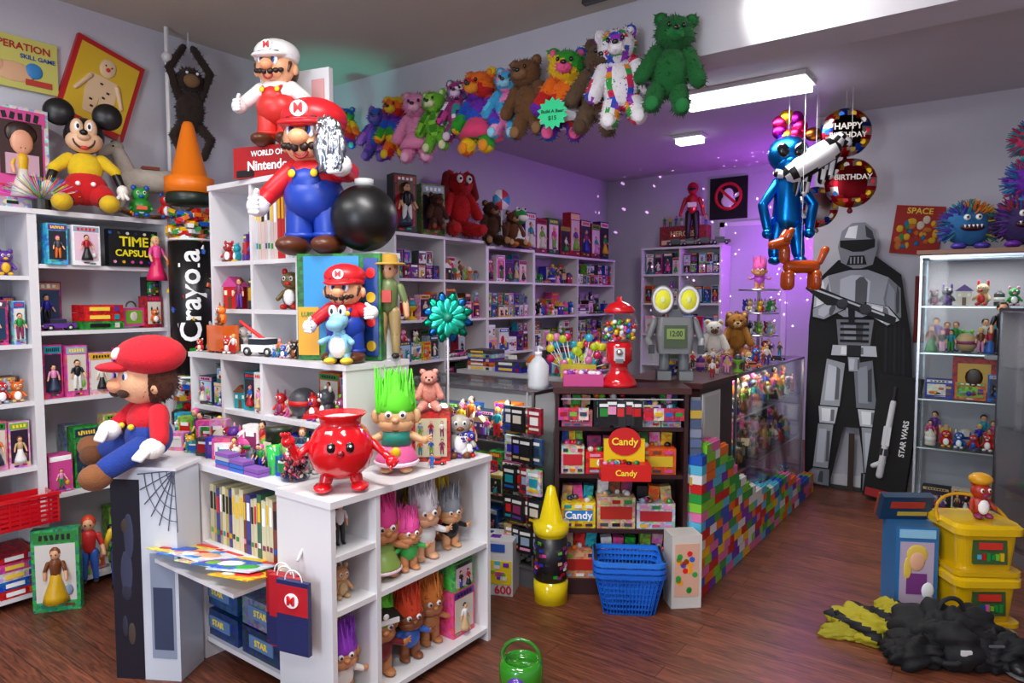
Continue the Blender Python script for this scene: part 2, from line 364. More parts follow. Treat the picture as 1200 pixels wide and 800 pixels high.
# ------------------------------------------------------------ room
def surf(name,col,rough=.8,bump=.1,sc=40,var=.03):
    return mat(name,rough,attr=False,col=C(col),bump=bump,bscale=sc,var=var)
wallm=surf('painted_wall','cac9d1'); ceilm=surf('painted_ceiling','c4bdb0'); trimm=surf('trim_paint','dddddf')
def floormat():
    m=bpy.data.materials.new('wood_laminate'); m.use_nodes=True; nt=m.node_tree; n=nt.nodes; l=nt.links; p=n['Principled BSDF']
    tc=n.new('ShaderNodeTexCoord'); br=n.new('ShaderNodeTexBrick'); br.offset=.37
    br.inputs['Color1'].default_value=(*C('7c4632'),1); br.inputs['Color2'].default_value=(*C('683a28'),1); br.inputs['Mortar'].default_value=(*C('2c1710'),1)
    br.inputs['Scale'].default_value=1; br.inputs['Mortar Size'].default_value=.0015; br.inputs['Brick Width'].default_value=1.2; br.inputs['Row Height'].default_value=.11
    l.new(tc.outputs['Object'],br.inputs['Vector'])
    mp=n.new('ShaderNodeMapping'); mp.inputs['Scale'].default_value=(2.2,26,1); l.new(tc.outputs['Object'],mp.inputs['Vector'])
    no=n.new('ShaderNodeTexNoise'); no.inputs['Scale'].default_value=2.5; no.inputs['Detail'].default_value=8; no.inputs['Distortion'].default_value=1.5; l.new(mp.outputs[0],no.inputs['Vector'])
    cr=n.new('ShaderNodeValToRGB'); cr.color_ramp.elements[0].color=(.35,.32,.3,1); cr.color_ramp.elements[0].position=.3; cr.color_ramp.elements[1].color=(1.45,1.4,1.35,1); cr.color_ramp.elements[1].position=.7
    l.new(no.outputs['Fac'],cr.inputs[0]); mx=n.new('ShaderNodeMixRGB'); mx.blend_type='MULTIPLY'; mx.inputs[0].default_value=1
    l.new(br.outputs['Color'],mx.inputs[1]); l.new(cr.outputs[0],mx.inputs[2]); l.new(mx.outputs[0],p.inputs['Base Color']); p.inputs['Roughness'].default_value=.42
    bp=n.new('ShaderNodeBump'); bp.inputs['Strength'].default_value=.1; bp.inputs['Distance'].default_value=.005; l.new(no.outputs['Fac'],bp.inputs['Height']); l.new(bp.outputs[0],p.inputs['Normal'])
    return m
def slab(name,a,b_,m):
    b=B(name); b.b2(a,b_,'ffffff'); o=b.done(); o.data.materials.clear(); o.data.materials.append(m); return o
XR=2.0; YB=-2.2
slab('floor',(-4.3,YB-.1,-.1),(XR+.1,7.85,0),floormat())
slab('wall_left',(-4.3,YB,0),(-4.15,7.8,3.08),wallm)
slab('wall_back',(-4.15,7.65,0),(-1.2,7.8,2.95),wallm)
slab('wall_far',(-1.34,5.95,0),(XR,6.1,2.95),wallm)
slab('wall_alcove',(-1.34,6.1,0),(-1.2,7.65,2.95),wallm)
slab('wall_right',(XR,YB,0),(XR+.1,6.1,3.08),wallm)
slab('wall_front',(-4.15,YB-.1,0),(XR,YB,3.08),wallm)
slab('beam',(-4.15,3.4,2.72),(XR,3.65,3.08),wallm)
slab('ceiling',(-4.3,YB-.1,3.08),(XR+.1,3.65,3.2),ceilm)
slab('ceiling_alcove',(-4.3,3.65,2.95),(XR+.1,7.8,3.2),surf('alcove_ceiling','c4c2c6'))
slab('baseboard_far',(-1.34,5.93,0),(XR,5.95,.09),trimm)
slab('baseboard_left',(-4.15,YB,0),(-4.13,.3,.09),trimm)
b=B('door_1'); b.b2((-2.65,7.61,0),(-2.02,7.645,2.3),'c9c4d6'); b.b2((-2.7,7.60,0),(-2.65,7.648,2.35),'e4e0ea'); b.b2((-2.02,7.60,0),(-1.97,7.648,2.35),'e4e0ea'); b.b2((-2.7,7.60,2.3),(-1.97,7.648,2.35),'e4e0ea')
b.m=ME; b.sph((-2.1,7.58,1.0),.03,'bbbbbb'); b.done()
# ------------------------------------------------------------ left wall shelving
r9=pi/2
unit('bookcase',(-3.83,.35,0),r9,.94,.3,1.93,[0,.47,.94],[.06,.43,.68,1.0,1.28,1.61])
unit('bookcase',(-3.83,1.31,0),r9,.64,.3,1.93,[0,.64],[.06,.52,1.0,1.34,1.67])
unit('bookcase',(-3.83,1.97,0),r9,1.3,.3,1.93,[0,.65,1.3],[.06,.52,1.0,1.34,1.67])
O1=(-3.83,.35,0); O2=(-3.83,1.31,0); O3=(-3.83,1.97,0)
for (z,h,s_,n) in [(1.61,.28,'crit','toy_figurines'),(1.28,.3,'doll','boxed_dolls'),(1.0,.25,'crit','collectible_cat_toys'),(.68,.3,'doll','boxed_dolls'),(.43,.22,'small','boxed_figures'),(.06,.34,'game','board_games')]:
    fill(n,O1,r9,.5,.92,z,h,.28,s_)
for (z,h,s_,n) in [(1.34,.3,'mix','assorted_toys'),(1.0,.31,'doll','boxed_dolls'),(.52,.4,'box','boxed_toys'),(.06,.36,'fig','rag_dolls')]:
    fill(n,O2,r9,.02,.62,z,h,.28,s_)
for (z,h,s_,n) in [(1.67,.22,'mix','assorted_toys'),(1.34,.3,'box','boxed_toys'),(1.0,.31,'doll','boxed_dolls')]:
    fill(n,O3,r9,.02,.63,z,h,.28,s_)
b=B('boxed_figure_set'); b.push((-3.81,1.36,1.67),r9); b.push((.04,0,0)); boxed(b,.09,.2,.08,'3fa9d8',True); b.pop(); b.push((.17,.0,0)); boxed(b,.13,.2,.1,'f5f5f5',True); b.pop(); b.done()
b=B('time_capsule_board_game'); b.push((-3.80,1.76,1.67),r9); b.m=PL; b.box((0,0.03,.1),(.25,.05,.19),'0c0e12'); b.text('TIME',.07,'f0e020',(0,0,.13)); b.text('CAPSULE',.048,'f0e020',(0,0,.07)); 
for i in range(12): b.disc((-.12+i*.022,.0,.025 if i%2 else .175),.008,.008,rc(),.004,8)
b.done()
b=B('pink_doll'); b.push((-3.79,1.87,1.60),r9); fig(b,.24,'f04f9a','e02060','f0d080',dress=True); b.done()
# ------------------------------------------------------------ characters
def emblem(b,x,y,z,r,bg,fg,t='M'):
    b.disc((x,y,z),r,r*.9,bg,.02); b.text(t,r*1.5,fg,(x,y-.003,z),depth=.004)
def mario(b,h,cap='d81e28',shirt='d81e28',ov='1c3fa8',m=PL,arms=((-.33,-.1,.36),(.33,-.1,.36))):
    b.push(sc=h); b.m=m; k='efb083'
    for x in (-1,1):
        b.sph((x*.12,-.06,.05),(.1,.16,.065),'5a2d16',14,9); b.limb((x*.1,0,.12),(x*.09,0,.3),.095,.1,ov,12); b.lathe([(.105,0),(.105,.03)],ov,(x*.1,0,.1),14)
    b.sph((0,0,.36),(.2,.165,.17),ov,18,12); b.sph((0,.005,.49),(.18,.145,.13),shirt,18,12)
    b.sph((0,-.115,.45),(.1,.04,.085),ov,14,8)
    for i,x in enumerate((-1,1)):
        b.limb((x*.08,-.13,.5),(x*.11,.02,.6),.022,.022,ov); b.sph((x*.075,-.155,.49),(.026,.012,.026),'f5cf1e',10,7)
        a=arms[i]; e=((x*.16+a[0])/2+x*.05,a[1]*.3,(.52+a[2])/2-.02)
        b.limb((x*.15,0,.53),e,.072,.062,shirt,12); b.limb(e,a,.062,.052,shirt,12)
        b.sph(a,(.07,.075,.07),'f4f4f4',14,9); b.tor(((a[0]*.85+e[0]*.15),(a[1]*.85+e[1]*.15),(a[2]*.85+e[2]*.15)),.045,.022,'f4f4f4',14,6)
        for j in range(4): b.limb((a[0]+x*.02,a[1]-.05,a[2]+.04-j*.028),(a[0]-x*.035,a[1]-.075,a[2]+.035-j*.028),.02,.018,'f4f4f4',6)
        b.limb((a[0],a[1]-.02,a[2]+.05),(a[0]-x*.03,a[1]-.06,a[2]+.085),.022,.018,'f4f4f4',6)
    b.sph((0,-.01,.72),(.185,.175,.165),k,20,14); b.sph((0,.05,.7),(.188,.15,.15),'4a2412',18,12)
    b.sph((0,-.13,.655),(.12,.07,.07),k)
    b.sph((0,-.205,.7),(.062,.055,.052),'f2a878',14,10)
    for x in (-1,1):
        b.sph((x*.19,-.01,.7),(.03,.035,.05),k); b.sph((x*.062,-.17,.755),(.036,.02,.056),'ffffff'); b.sph((x*.055,-.187,.752),(.02,.012,.034),'2a62c8',8,6); b.sph((x*.052,-.197,.752),(.011,.008,.022),'0a0a0a',8,6)
        b.limb((x*.03,-.18,.822),(x*.095,-.165,.825),.013,.011,'3a1a0c',6); b.limb((x*.165,-.07,.74),(x*.16,-.09,.67),.025,.012,'4a2412',6)
        for j in range(3): b.sph((x*(.03+j*.043),-.19+j*.018,.643+j*.008),(.032,.025,.03-.004*j),'2a130a',8,6)
    b.tor((0,-.175,.625),.045,.01,'a3262a',10,5,(pi/2,0,0),pi,pi)
    b.sph((0,.015,.86),(.21,.205,.13),cap,22,12); b.lathe([(.19,-.05),(.2,-.03),(.195,0)],cap,(0,0,.83),24)
    b.sph((0,-.15,.8),(.165,.13,.032),cap,20,8,rot=(.18,0,0))
    emblem(b,0,-.2,.875,.055,'f8f8f8','d81e28')
    b.pop()
def bear(b,h,col,muz=None,pose='hang',fz=.004,pad=None,fur=.03):
    b.m=FZ; b.fur=fur; b.push(sc=h); muz=muz or col; pad=pad or muz; kw=dict(seg=16,ring=12,fuzz=fz)
    b.sph((0,0,.42),(.19,.155,.24),col,**kw); b.sph((0,-.03,.78),(.19,.165,.165),col,**kw)
    b.sph((0,-.18,.73),(.085,.075,.06),muz,12,8)
    for x in (-1,1):
        b.sph((x*.145,0,.92),(.07,.038,.07),col,12,8); b.sph((x*.145,-.03,.92),(.04,.025,.04),pad,8,6)
        b.limb((x*.15,-.01,.6),(x*.27,-.09,.34),.08,.08,col,12,fz)
        if pose=='hang': b.limb((x*.1,-.02,.24),(x*.14,-.1,.08),.1,.085,col,12,fz); b.sph((x*.145,-.17,.075),(.065,.034,.07),pad,10,7)
        else: b.limb((x*.12,-.05,.14),(x*.2,-.28,.1),.11,.09,col,12,fz); b.sph((x*.21,-.37,.11),(.07,.025,.075),pad,10,7)
    b.fur=0; b.m=GL; b.sph((0,-.262,.76),(.034,.02,.024),'1a1210',8,6)
    for x in (-1,1): b.sph((x*.07,-.195,.81),(.022,.018,.024),'0c0a0a',8,6)
    b.pop()
def hairdo(b,c,r,h,col,n=40,cols=None):
    for i in range(n):
        a=R.uniform(0,2*pi); q=math.sqrt(R.random()); x=q*r*math.cos(a); y=q*r*math.sin(a)*.8
        t=R.uniform(.7,1.05)*h*(1-.35*q)
        b.limb((c[0]+x,c[1]+y,c[2]-q*q*r*.5),(c[0]+x*1.1+R.uniform(-.03,.03),c[1]+y*.8,c[2]+t),r*.22,r*.05,R.choice(cols) if cols else col,5)
def troll(b,h,hair,out,skin='d08d5e',dress=False,hat=None):
    b.push(sc=h); b.m=PL
    for x in (-1,1):
        b.limb((x*.07,0,.06),(x*.07,0,.2),.065,.07,skin); b.sph((x*.09,-.05,.035),(.065,.09,.036),skin)
        b.limb((x*.11,0,.36),(x*.24,-.05,.31),.045,.035,out if not dress else skin); b.sph((x*.27,-.06,.31),(.04,.03,.04),skin,8,6)
        for j in range(3): b.limb((x*.28,-.06,.32),(x*.33,-.07,.30+j*.03),.012,.01,skin,5)
    b.sph((0,0,.28),(.14,.115,.15),out,14,9)
    if dress: b.lathe([(.21,.1),(.2,.14),(.12,.3)],out,seg=16); b.tor((0,0,.1),.2,.02,'f7d9e8',18,5)
    b.sph((0,0,.52),(.175,.15,.15),skin,16,11); b.sph((0,-.03,.46),(.17,.13,.09),skin,14,8)
    b.sph((0,-.165,.52),(.04,.035,.03),skin,8,6); b.tor((0,-.135,.47),.055,.01,'8a3a2a',10,5,(pi/2,0,0),pi,pi)
    for x in (-1,1):
        b.sph((x*.19,.01,.53),(.045,.025,.07),skin,8,6); b.m=GL; b.sph((x*.065,-.13,.565),(.036,.025,.036),'ffffff',10,7); b.sph((x*.065,-.152,.565),.018,'221008',8,6); b.m=PL
    b.m=MT; b.lathe([(.165,0),(.18,.06),(.17,.16),(.11,.28),(.04,.36),(.001,.4)],hair,(0,.03,.56),16)
    g=C(hair); lt=tuple(min(1,x*1.35+.03) for x in g); dk=tuple(x*.65 for x in g)
    for i in range(70):
        a=R.uniform(0,2*pi); q=R.uniform(.8,1.1); x=.165*q*math.cos(a); y=.15*q*math.sin(a)
        z0=.66 if math.sin(a)<-.5 else .58
        b.limb((x,.03+y,z0),(x*.8+R.uniform(-.06,.06),.03+y*.7+R.uniform(-.03,.03),.56+R.uniform(.25,.46)),.022,.005,R.choice([hair,lt,dk]),4)
    if hat: b.m=PL; b.poly([(-.22,.62),(.22,.62),(.13,.74),(0,.78),(-.13,.74)],hat,-.16,.13)
    b.pop()
# ------------------------------------------------------------ items on top of left shelving
b=B('mickey_mouse_doll'); b.push((-3.9,1.575,1.935),r9*.75,.56)
b.m=FZ; b.sph((0,0,.42),(.145,.125,.15),'e4c01c',16,10); b.sph((0,-.02,.24),(.18,.15,.16),'c81419',16,10)
for x in (-1,1):
    b.limb((x*.1,-.06,.18),(x*.13,-.12,.16),.11,.1,'c81419',12); b.limb((x*.12,-.12,.13),(x*.17,-.22,.1),.065,.055,'0c0b0c',10)
    b.sph((x*.18,-.29,.075),(.085,.115,.08),'dcb41c',12,8); b.limb((x*.13,0,.5),(x*.24,-.05,.40),.06,.05,'e4c01c',10); b.m=PL; b.limb((x*.24,-.05,.39),(x*.28,-.09,.27),.04,.034,'0c0b0c'); b.sph((x*.29,-.11,.22),(.05,.05,.06),'f3efe6'); 
    for j in range(3): b.limb((x*.29,-.13,.21),(x*(.25+.04*j),-.16,.15),.02,.017,'f3efe6',6)
    b.lathe([(.001,-.03),(.11,-.03),(.125,0),(.11,.03),(.001,.03)],'121012',(x*.19,.03,.92),22,(pi/2,0,0)); b.sph((x*.06,-.17,.26),.022,'ffffff',8,6); b.m=FZ
b.m=PL; b.sph((0,.02,.72),(.165,.165,.165),'121012',20,14); b.sph((0,-.05,.66),(.15,.13,.105),'eec39c',16,10)
for x in (-1,1): b.sph((x*.052,-.11,.76),(.055,.055,.09),'eec39c'); b.sph((x*.048,-.16,.77),(.024,.015,.042),'ffffff'); b.sph((x*.044,-.173,.77),(.012,.01,.022),'0a0a0a',8,6)
b.sph((0,-.17,.68),(.056,.06,.04),'eec39c'); b.sph((0,-.235,.705),(.034,.026,.026),'0a0a0a'); b.tor((0,-.15,.66),.08,.01,'401010',14,5,(pi/2,0,0),pi,pi); b.sph((0,-.145,.585),(.04,.02,.02),'c83030',8,6)
b.done()
b=B('board_game_lid'); b.push((-4.13,1.76,2.66),r9,1,ry=.3); b.m=PL; b.box((0,0,0),(.36,.03,.46),'b81a20'); b.box((0,-.017,0),(.31,.006,.40),'dcb42a')
b.sph((0,-.02,.12),(.045,.008,.055),'e6c49a'); b.poly([(-.07,.06),(.07,.06),(.08,-.05),(.06,-.16),(.01,-.16),(0,-.06),(-.01,-.16),(-.06,-.16),(-.08,-.05)],'e6c49a',-.024)
b.limb((-.07,-.02,.04),(-.12,-.02,-.06),.015,.012,'e6c49a',6); b.limb((.07,-.02,.04),(.12,-.02,-.06),.015,.012,'e6c49a',6); b.sph((0,-.026,.11),.012,'d02020',8,6)
for x in (-1,1): b.sph((x*.016,-.027,.13),.005,'201008',6,4)
for i in range(5): b.box((R.uniform(-.04,.04),-.026,.02-i*.035),(.015,.004,.01),'222222')
b.done()
b=B('skill_game_poster'); b.push((-4.135,1.38,2.7),r9,1); b.m=PL; b.box((0,0,0),(.34,.02,.26),'d0cc6a'); b.text('OPERATION',.05,'b52a2a',(0,-.012,.08)); b.text('SKILL GAME',.03,'2a4aa0',(.08,-.012,.035)); b.sph((-.03,-.01,-.05),(.1,.006,.05),'e3b58a'); b.sph((.06,-.012,-.03),(.04,.006,.04),'3a8ac8'); b.sph((-.1,-.012,-.03),(.03,.006,.035),'e3b58a'); b.box((.08,-.012,-.09),(.12,.004,.03),'c04030'); b.done()
b=B('boxed_collector_doll'); b.push((-3.95,1.31,1.935),r9); boxed(b,.24,.5,.12,'b8bec6',True); b.box((0,-.003,.3),(.18,.003,.26),'3a2020'); b.sph((0,-.01,.33),(.05,.02,.065),'e0a080'); b.sph((0,-.005,.37),(.07,.015,.06),'2a1510'); b.box((0,-.01,.22),(.14,.01,.1),'c8a0b0'); b.text('Toy Land',.05,'c02030',(0,-.004,.1)); b.done()
b=B('fiber_optic_spray'); b.push((-3.87,1.36,1.935)); b.cyl((0,0,0),.04,.05,'222222')
for i in range(120):
    a=R.uniform(0,2*pi); e=R.uniform(.2,1.3); L=.17; b.limb((0,0,.05),(L*math.cos(a)*math.cos(e),L*math.sin(a)*math.cos(e),.04+L*math.sin(e)*.8),.0013,.0013,R.choice(['ff4040','ffe040','40ff60','40a0ff','ff60ff']),3)
b.done()
b=B('frog_toy'); b.push((-3.8,1.80,1.935),r9*.8,.19); critter(b,.9,'2f9a35'); b.sph((0,0,.3),(.3,.26,.25),'2a8a30'); b.box((0,-.26,.25),(.26,.02,.1),'e05020'); b.done()
b=B('red_robot_toy'); b.push((-3.76,1.92,1.935),r9*.8); critter(b,.14,'d02020'); b.push((-.15,0,0)); critter(b,.09,'f2a016'); b.pop(); b.done()
b=B('rocking_horse_toy'); b.push((-3.95,1.93,1.96),1.25,.4); b.m=FZ; hc='b8aea2'
b.limb((-.25,0,.5),(.25,0,.5),.16,.17,hc,14); b.limb((-.28,0,.58),(-.40,0,.88),.12,.09,hc,10); b.limb((-.40,0,.92),(-.60,0,.82),.09,.06,'aca296',10)
for x,dx in ((-.25,-.15),(.28,.15)):
    for y in (-.09,.09): b.limb((x,y,.42),(x+dx*.5,y,.25),.07,.05,hc,8); b.limb((x+dx*.5,y,.25),(x+dx,y*1.3,.08),.045,.035,'a09890',8)
for i in range(9): b.limb((-.28-.02*i,0,.66+.04*i),(-.2-.02*i,R.uniform(-.05,.05),.6+.04*i),.035,.02,'4a3a30',5)
for y in (-.05,.05): b.limb((-.38,y,.99),(-.37,y,1.06),.022,.008,'a09890',6); b.sph((-.45,y*1.5,.92),.015,'0a0a0a',6,5)
b.limb((.42,0,.55),(.52,0,.3),.05,.02,'4a3a30'); b.box((0,0,.67),(.22,.2,.04),'7a3a2a'); b.m=PL
for y in (-.13,.13): b.tor((0,y,.93),.93,.022,'7a4a22',20,5,(pi/2,0,0),1.2,-pi/2-.6)
b.done()
b=B('hanging_monkey_plush'); b.push((-4.0,2.2,2.42),r9*.8,.56); b.m=FZ; m_='2e2019'; b.fur=.025
b.sph((0,0,.35),(.14,.12,.22),m_,14,10); b.sph((0,-.03,.66),(.13,.12,.13),m_,14,10); b.fur=0; b.sph((0,-.13,.63),(.08,.05,.07),'7a5a3a'); b.fur=.02
for x in (-1,1): b.sph((x*.14,0,.67),(.05,.03,.05),'7a5a3a'); b.limb((x*.1,0,.48),(x*.2,-.05,.75),.045,.04,m_); b.limb((x*.2,-.05,.75),(x*.05,0,1.0),.04,.035,m_); b.limb((x*.08,0,.2),(x*.18,-.1,.05),.055,.045,m_); b.limb((x*.18,-.1,.05),(x*.1,-.12,-.15),.045,.04,m_); b.sph((x*.05,-.165,.7),.015,'ffffff',6,5)
b.fur=0; b.limb((0,0,1.0),(0,0,1.16),.006,.006,'dddddd',5); b.done()
b=B('hanging_pole'); b.cyl((-4.02,2.08,1.95),.012,1.12,'e5e5e5',seg=8); b.sph((-4.02,2.08,2.9),.03,'dddddd'); b.done()
b=B('brown_plush_dog'); b.push((-3.93,2.6,1.935),r9*.7); bear(b,.42,'4a241a','6a3a26','sit'); b.done()
# ------------------------------------------------------------ island shelving
unit('display_shelf',(-3.22,1.47,0),0,1.1,.36,.82,[0,.54,1.09],[.1,.5])
unit('end_bookcase',(-1.81,1.45,0),r9,.84,.3,.82,[0,.2,.84],[[.06,.44,.63],[.06,.44]])
b=B('display_table'); b.b2((-3.74,1.835,.78),(-2.12,2.28,.82),WH); b.b2((-3.74,2.2,0),(-3.70,2.28,.78),WH); b.b2((-3.74,1.84,0),(-3.70,1.9,.78),WH); b.b2((-2.2,2.2,0),(-2.14,2.27,.78),WH); b.done()
unit('cube_shelf',(-3.22,1.74,0),0,1.13,.34,1.24,[0,.27,.58,1.13],[.99],z0=.824)
unit('tall_cube_shelf',(-3.22,1.86,0),0,.68,.22,2.05,[0,.34,.68],[1.45,1.68],z0=1.246)
unit('cube_shelf',(-2.52,1.95,0),0,.38,.13,1.69,[0,.38],[1.26],z0=1.246)
OI=(-3.22,1.47,0)
fill('assorted_toys',OI,0,.02,.5,.5,.28,.3,'mix')
b=B('vhs_tape_row'); b.push((-2.66,1.5,.5)); books(b,.5,.25,.15,['cfc6a0','d0a93a','d8d0a8','2b2b2b','3b3f8a','a8a080','b8a860','7a3a2a','3a6a50','d8d0a8']); b.done()
b=B('comic_books')
for i in range(7):
    b.push((-2.60+i*.075,1.40-R.uniform(0,.04),.515+i*.002),R.uniform(-.5,.3)+.2,1,rx=-.25); b.m=PR; b.box((0,0,0),(.17,.25,.004),['e0cc50','3a8ae0','d8dce4','d8c890','2a60c0','c0d8e8','e0b416'][i]); b.m=PL
    b.box((0,.09,.003),(.14,.04,.003),['e02020','ffffff','d02020','1a3a8a','f2c416','d02020','111111'][i]); b.sph((.01,-.03,.002),(.05,.06,.004),['2a5ac0','e02020','e8ad84','7a35b5','ffffff','2fae3c','e02020'][i],8,5); b.sph((-.04,-.06,.002),(.03,.04,.005),rc(),8,5); b.pop()
b.done()
b=B('magazine_ledge'); b.b2((-2.72,1.27,.475),(-2.12,1.469,.49),WH); b.done()
b=B('blue_storage_boxes')
for i,(x,z,w,c) in enumerate([(-2.6,.1,.28,'1a3a70'),(-2.6,.23,.28,'24507e'),(-2.3,.1,.26,'183058'),(-2.3,.22,.25,'6a7688'),(-2.62,.35,.2,'24507e')]): b.m=PR; b.box((x,1.62,z+.055),(w,.26,.11),c); b.m=PL; b.box((x,1.488,z+.06),(w*.6,.004,.05),'5f84b0'); b.text('STAR',.035,'ffe040',(x,1.485,z+.06))
b.done()
b=B('board_game_box'); b.push((-1.98,1.14,0),.25); b.m=PR; b.box((0,.12,.03),(.4,.22,.05),'2a3a24'); b.box((0,.12,.08),(.4,.22,.05),'16181e'); b.m=PL; b.text('ATOMIC',.045,'e8e8d8',(0,.008,.08),depth=.002); b.text('ATOMIC',.08,'e8e8d8',(0,.12,.106),rx=0,depth=.002); b.done()
b=B('paper_gift_bag'); b.push((-1.95,1.37,.3),.25); b.m=PL
for k,(dx,c) in enumerate([(-.05,'a01424'),(-.02,'b51a28'),(.03,'1c285a')]):
    b.box((dx,k*-.02+.03,.13),(.13,.018,.25),c); b.tor((dx,k*-.02+.03,.255),.035,.003,'f0e8e8',12,4,(pi/2,0,0),pi,0)
    b.box((dx,k*-.02+.02,.06),(.13,.002,.1),'1c285a')
b.box((.03,-.0195,.19),(.13,.002,.1),'b51a28'); emblem(b,.03,-.024,.19,.028,'ffffff','d81e28')
b.limb((0,.05,.3),(0,.085,.34),.006,.006,'cccccc'); b.done()
def at_end(name,y,z): b=B(name); b.push((-1.9,y,z),r9*.85); return b
b=at_end('baby_troll_doll',1.55,.44); b.push((0,.06,0)); fig(b,.17,'e8e0e8','d04030'); b.pop(); critter(b,.12,'d9a070'); b.done()
b=at_end('clown_doll',1.55,.63); fig(b,.16,'e8e0e0','202020','111111'); b.done()
for (n,y,z,h,hr,o_,sk,dr,dx) in [('troll_doll',1.76,.44,.35,'ff50a8','8aaa50','d08d5e',True,0),('troll_doll',1.87,.44,.27,'ff5ab0','3fae50','d08d5e',False,-.03),('troll_doll',1.99,.44,.35,'e6e6ea','f2f2f4','e3ae88',False,0),('troll_doll',2.15,.44,.28,'9aa0aa','16161a','d9a070',False,0),
        ('troll_doll',1.56,.06,.3,'a040d8','e8e0d8','d08d5e',False,0),('pirate_troll_doll',1.74,.06,.36,'70d83a','7a1f28','c08050',False,0),('troll_doll',1.9,.06,.32,'f0502c','3a6ac8','8a5030',False,0),('troll_doll',2.04,.06,.32,'e88a3a','b8784a','b8784a',False,.02)]:
    b=B(n); b.push((-1.91-dx,y,z),r9*.8); troll(b,h,hr,o_,sk,dr,'181818' if n[0]=='p' else None)
    if n[0]=='p': b.m=PL; b.push(sc=h); b.sph((0,-.175,.7),(.035,.01,.035),'ffffff',8,6); b.box((0,-.17,.64),(.3,.02,.05),'e8e8e8'); b.pop()
    b.done()
b=B('boxed_trolls'); b.push((-1.86,2.18,.06),r9); boxed(b,.14,.2,.1,'e84f80',True); b.push((0,.0,.2)); boxed(b,.12,.12,.1,'5ac05a'); b.pop(); b.done()
b=B('troll_doll_group')
for i,(y,z) in enumerate([(1.70,.44),(1.88,.44),(2.07,.44),(2.21,.44),(1.66,.06),(1.83,.06),(1.98,.06),(2.1,.06)]):
    b.push((-2.03,y,z),r9); troll(b,.3,R.choice(['ff8030','ff5fb0','ffd840','50d0f0','ffffff','a040d8','c8e040']),rc()); b.pop()
b.done()
# top of low unit
b=B('pitcher_mascot_figure'); b.push((-1.91,1.57,.825),.87,.97); b.m=GL; rd='d8101c'
b.lathe([(.001,.055),(.06,.05),(.1,.08),(.118,.13),(.116,.18),(.09,.225),(.072,.24),(.075,.262),(.095,.28),(.093,.283),(.06,.262),(.001,.258)],rd,seg=28)
b.box((-.105,0,.272),(.05,.05,.012),rd); b.tor((0,.11,.18),.05,.014,rd,14,7,(0,pi/2,0))
for x in (-1,1):
    b.limb((x*.045,-.01,.07),(x*.06,-.02,.02),.026,.022,rd); b.sph((x*.065,-.035,.018),(.035,.055,.018),rd)
    b.limb((x*.11,-.01,.17),(x*.155,-.03,.13),.016,.014,rd); b.limb((x*.155,-.03,.13),(x*.175,-.05,.19 if x<0 else .11),.014,.016,rd); b.sph((x*.18,-.055,.195 if x<0 else .105),.024,rd)
    for j in range(3): b.limb((x*.18,-.06,.2 if x<0 else .1),(x*(.175+.012*j),-.075,.225 if x<0 else .085+.012*j),.008,.007,rd,6)
    b.sph((x*.032,-.112,.175),(.016,.008,.02),'0a0506',10,7); b.sph((x*.034,-.12,.18),.005,'ffffff',6,5)
b.sph((0,-.12,.155),(.014,.01,.012),'8a0810',8,6); b.tor((0,-.1,.145),.05,.006,'0a0506',16,5,(pi/2+.1,0,0),pi*.8,pi*1.1)
b.m=PL; b.sph((0,.0,.263),(.07,.07,.01),'e8e0e0'); b.done()
b=B('troll_doll'); b.push((-1.93,1.86,.825),.75); troll(b,.41,'62dc28','e0609a','d9a878',True); b.push(sc=.41); b.m=PL; b.lathe([(.145,.27),(.13,.42)],'2f9a8a',seg=14); b.sph((0,-.17,.22),(.05,.03,.05),'f2c416',8,6); b.pop(); b.done()
b=B('figure_cube_box'); b.push((-1.98,2.11,.825),.75); b.m=PR; b.box((0,0,.1),(.16,.14,.2),'b8342a'); b.m=PL; b.box((0,-.071,.1),(.13,.004,.16),'d8d0b0')
for i in range(6): b.push((-.045+.045*(i%3),-.073,.03+.075*(i//3))); fig(b,.065); b.pop()
b.box((.082,0,.1),(.004,.12,.17),'20305a'); b.done()
b=B('pig_plush'); b.push((-1.98,2.10,1.028),.75); bear(b,.18,'f0a090','f5b8a8','sit',.006); b.done()
b=B('toy_figurines')
for i in range(12): b.push((-2.04+R.uniform(0,.18),2.19+R.uniform(0,.06),.825),.8); (critter if i%2 else fig)(b,R.uniform(.08,.16)); b.pop()
b.push((-1.9,2.2,.825),.8); critter(b,.2,'b8b0a0'); b.pop(); b.push((-1.88,2.04,.825),.6); car(b,.07,'e02020'); b.pop(); b.push((-1.855,1.98,.825),.6); fig(b,.06,'1f6fd0','1f6fd0'); b.pop()
b.done()
b=B('green_cup'); b.m=GL; b.lathe([(.001,0),(.022,0),(.029,.11),(.026,.11),(.02,.008),(.001,.008)],'2fbf50',(-2.28,1.55,.825)); b.done()
b=B('candy_jar'); b.m=CG; b.lathe([(.001,0),(.05,0),(.055,.02),(.055,.12),(.045,.14),(.045,.155)],'ffffff',(-2.15,1.55,.825)); b.m=GL
for i in range(160): a=R.uniform(0,6.28); q=.044*math.sqrt(R.random()); b.sph((-2.15+q*math.cos(a),1.55+q*math.sin(a),.837+R.uniform(0,.1)),.009,R.choice(['c02030','e8e0d0','5a2018','e06080','30203a']),6,4)
b.done()
b=B('toy_crowd')
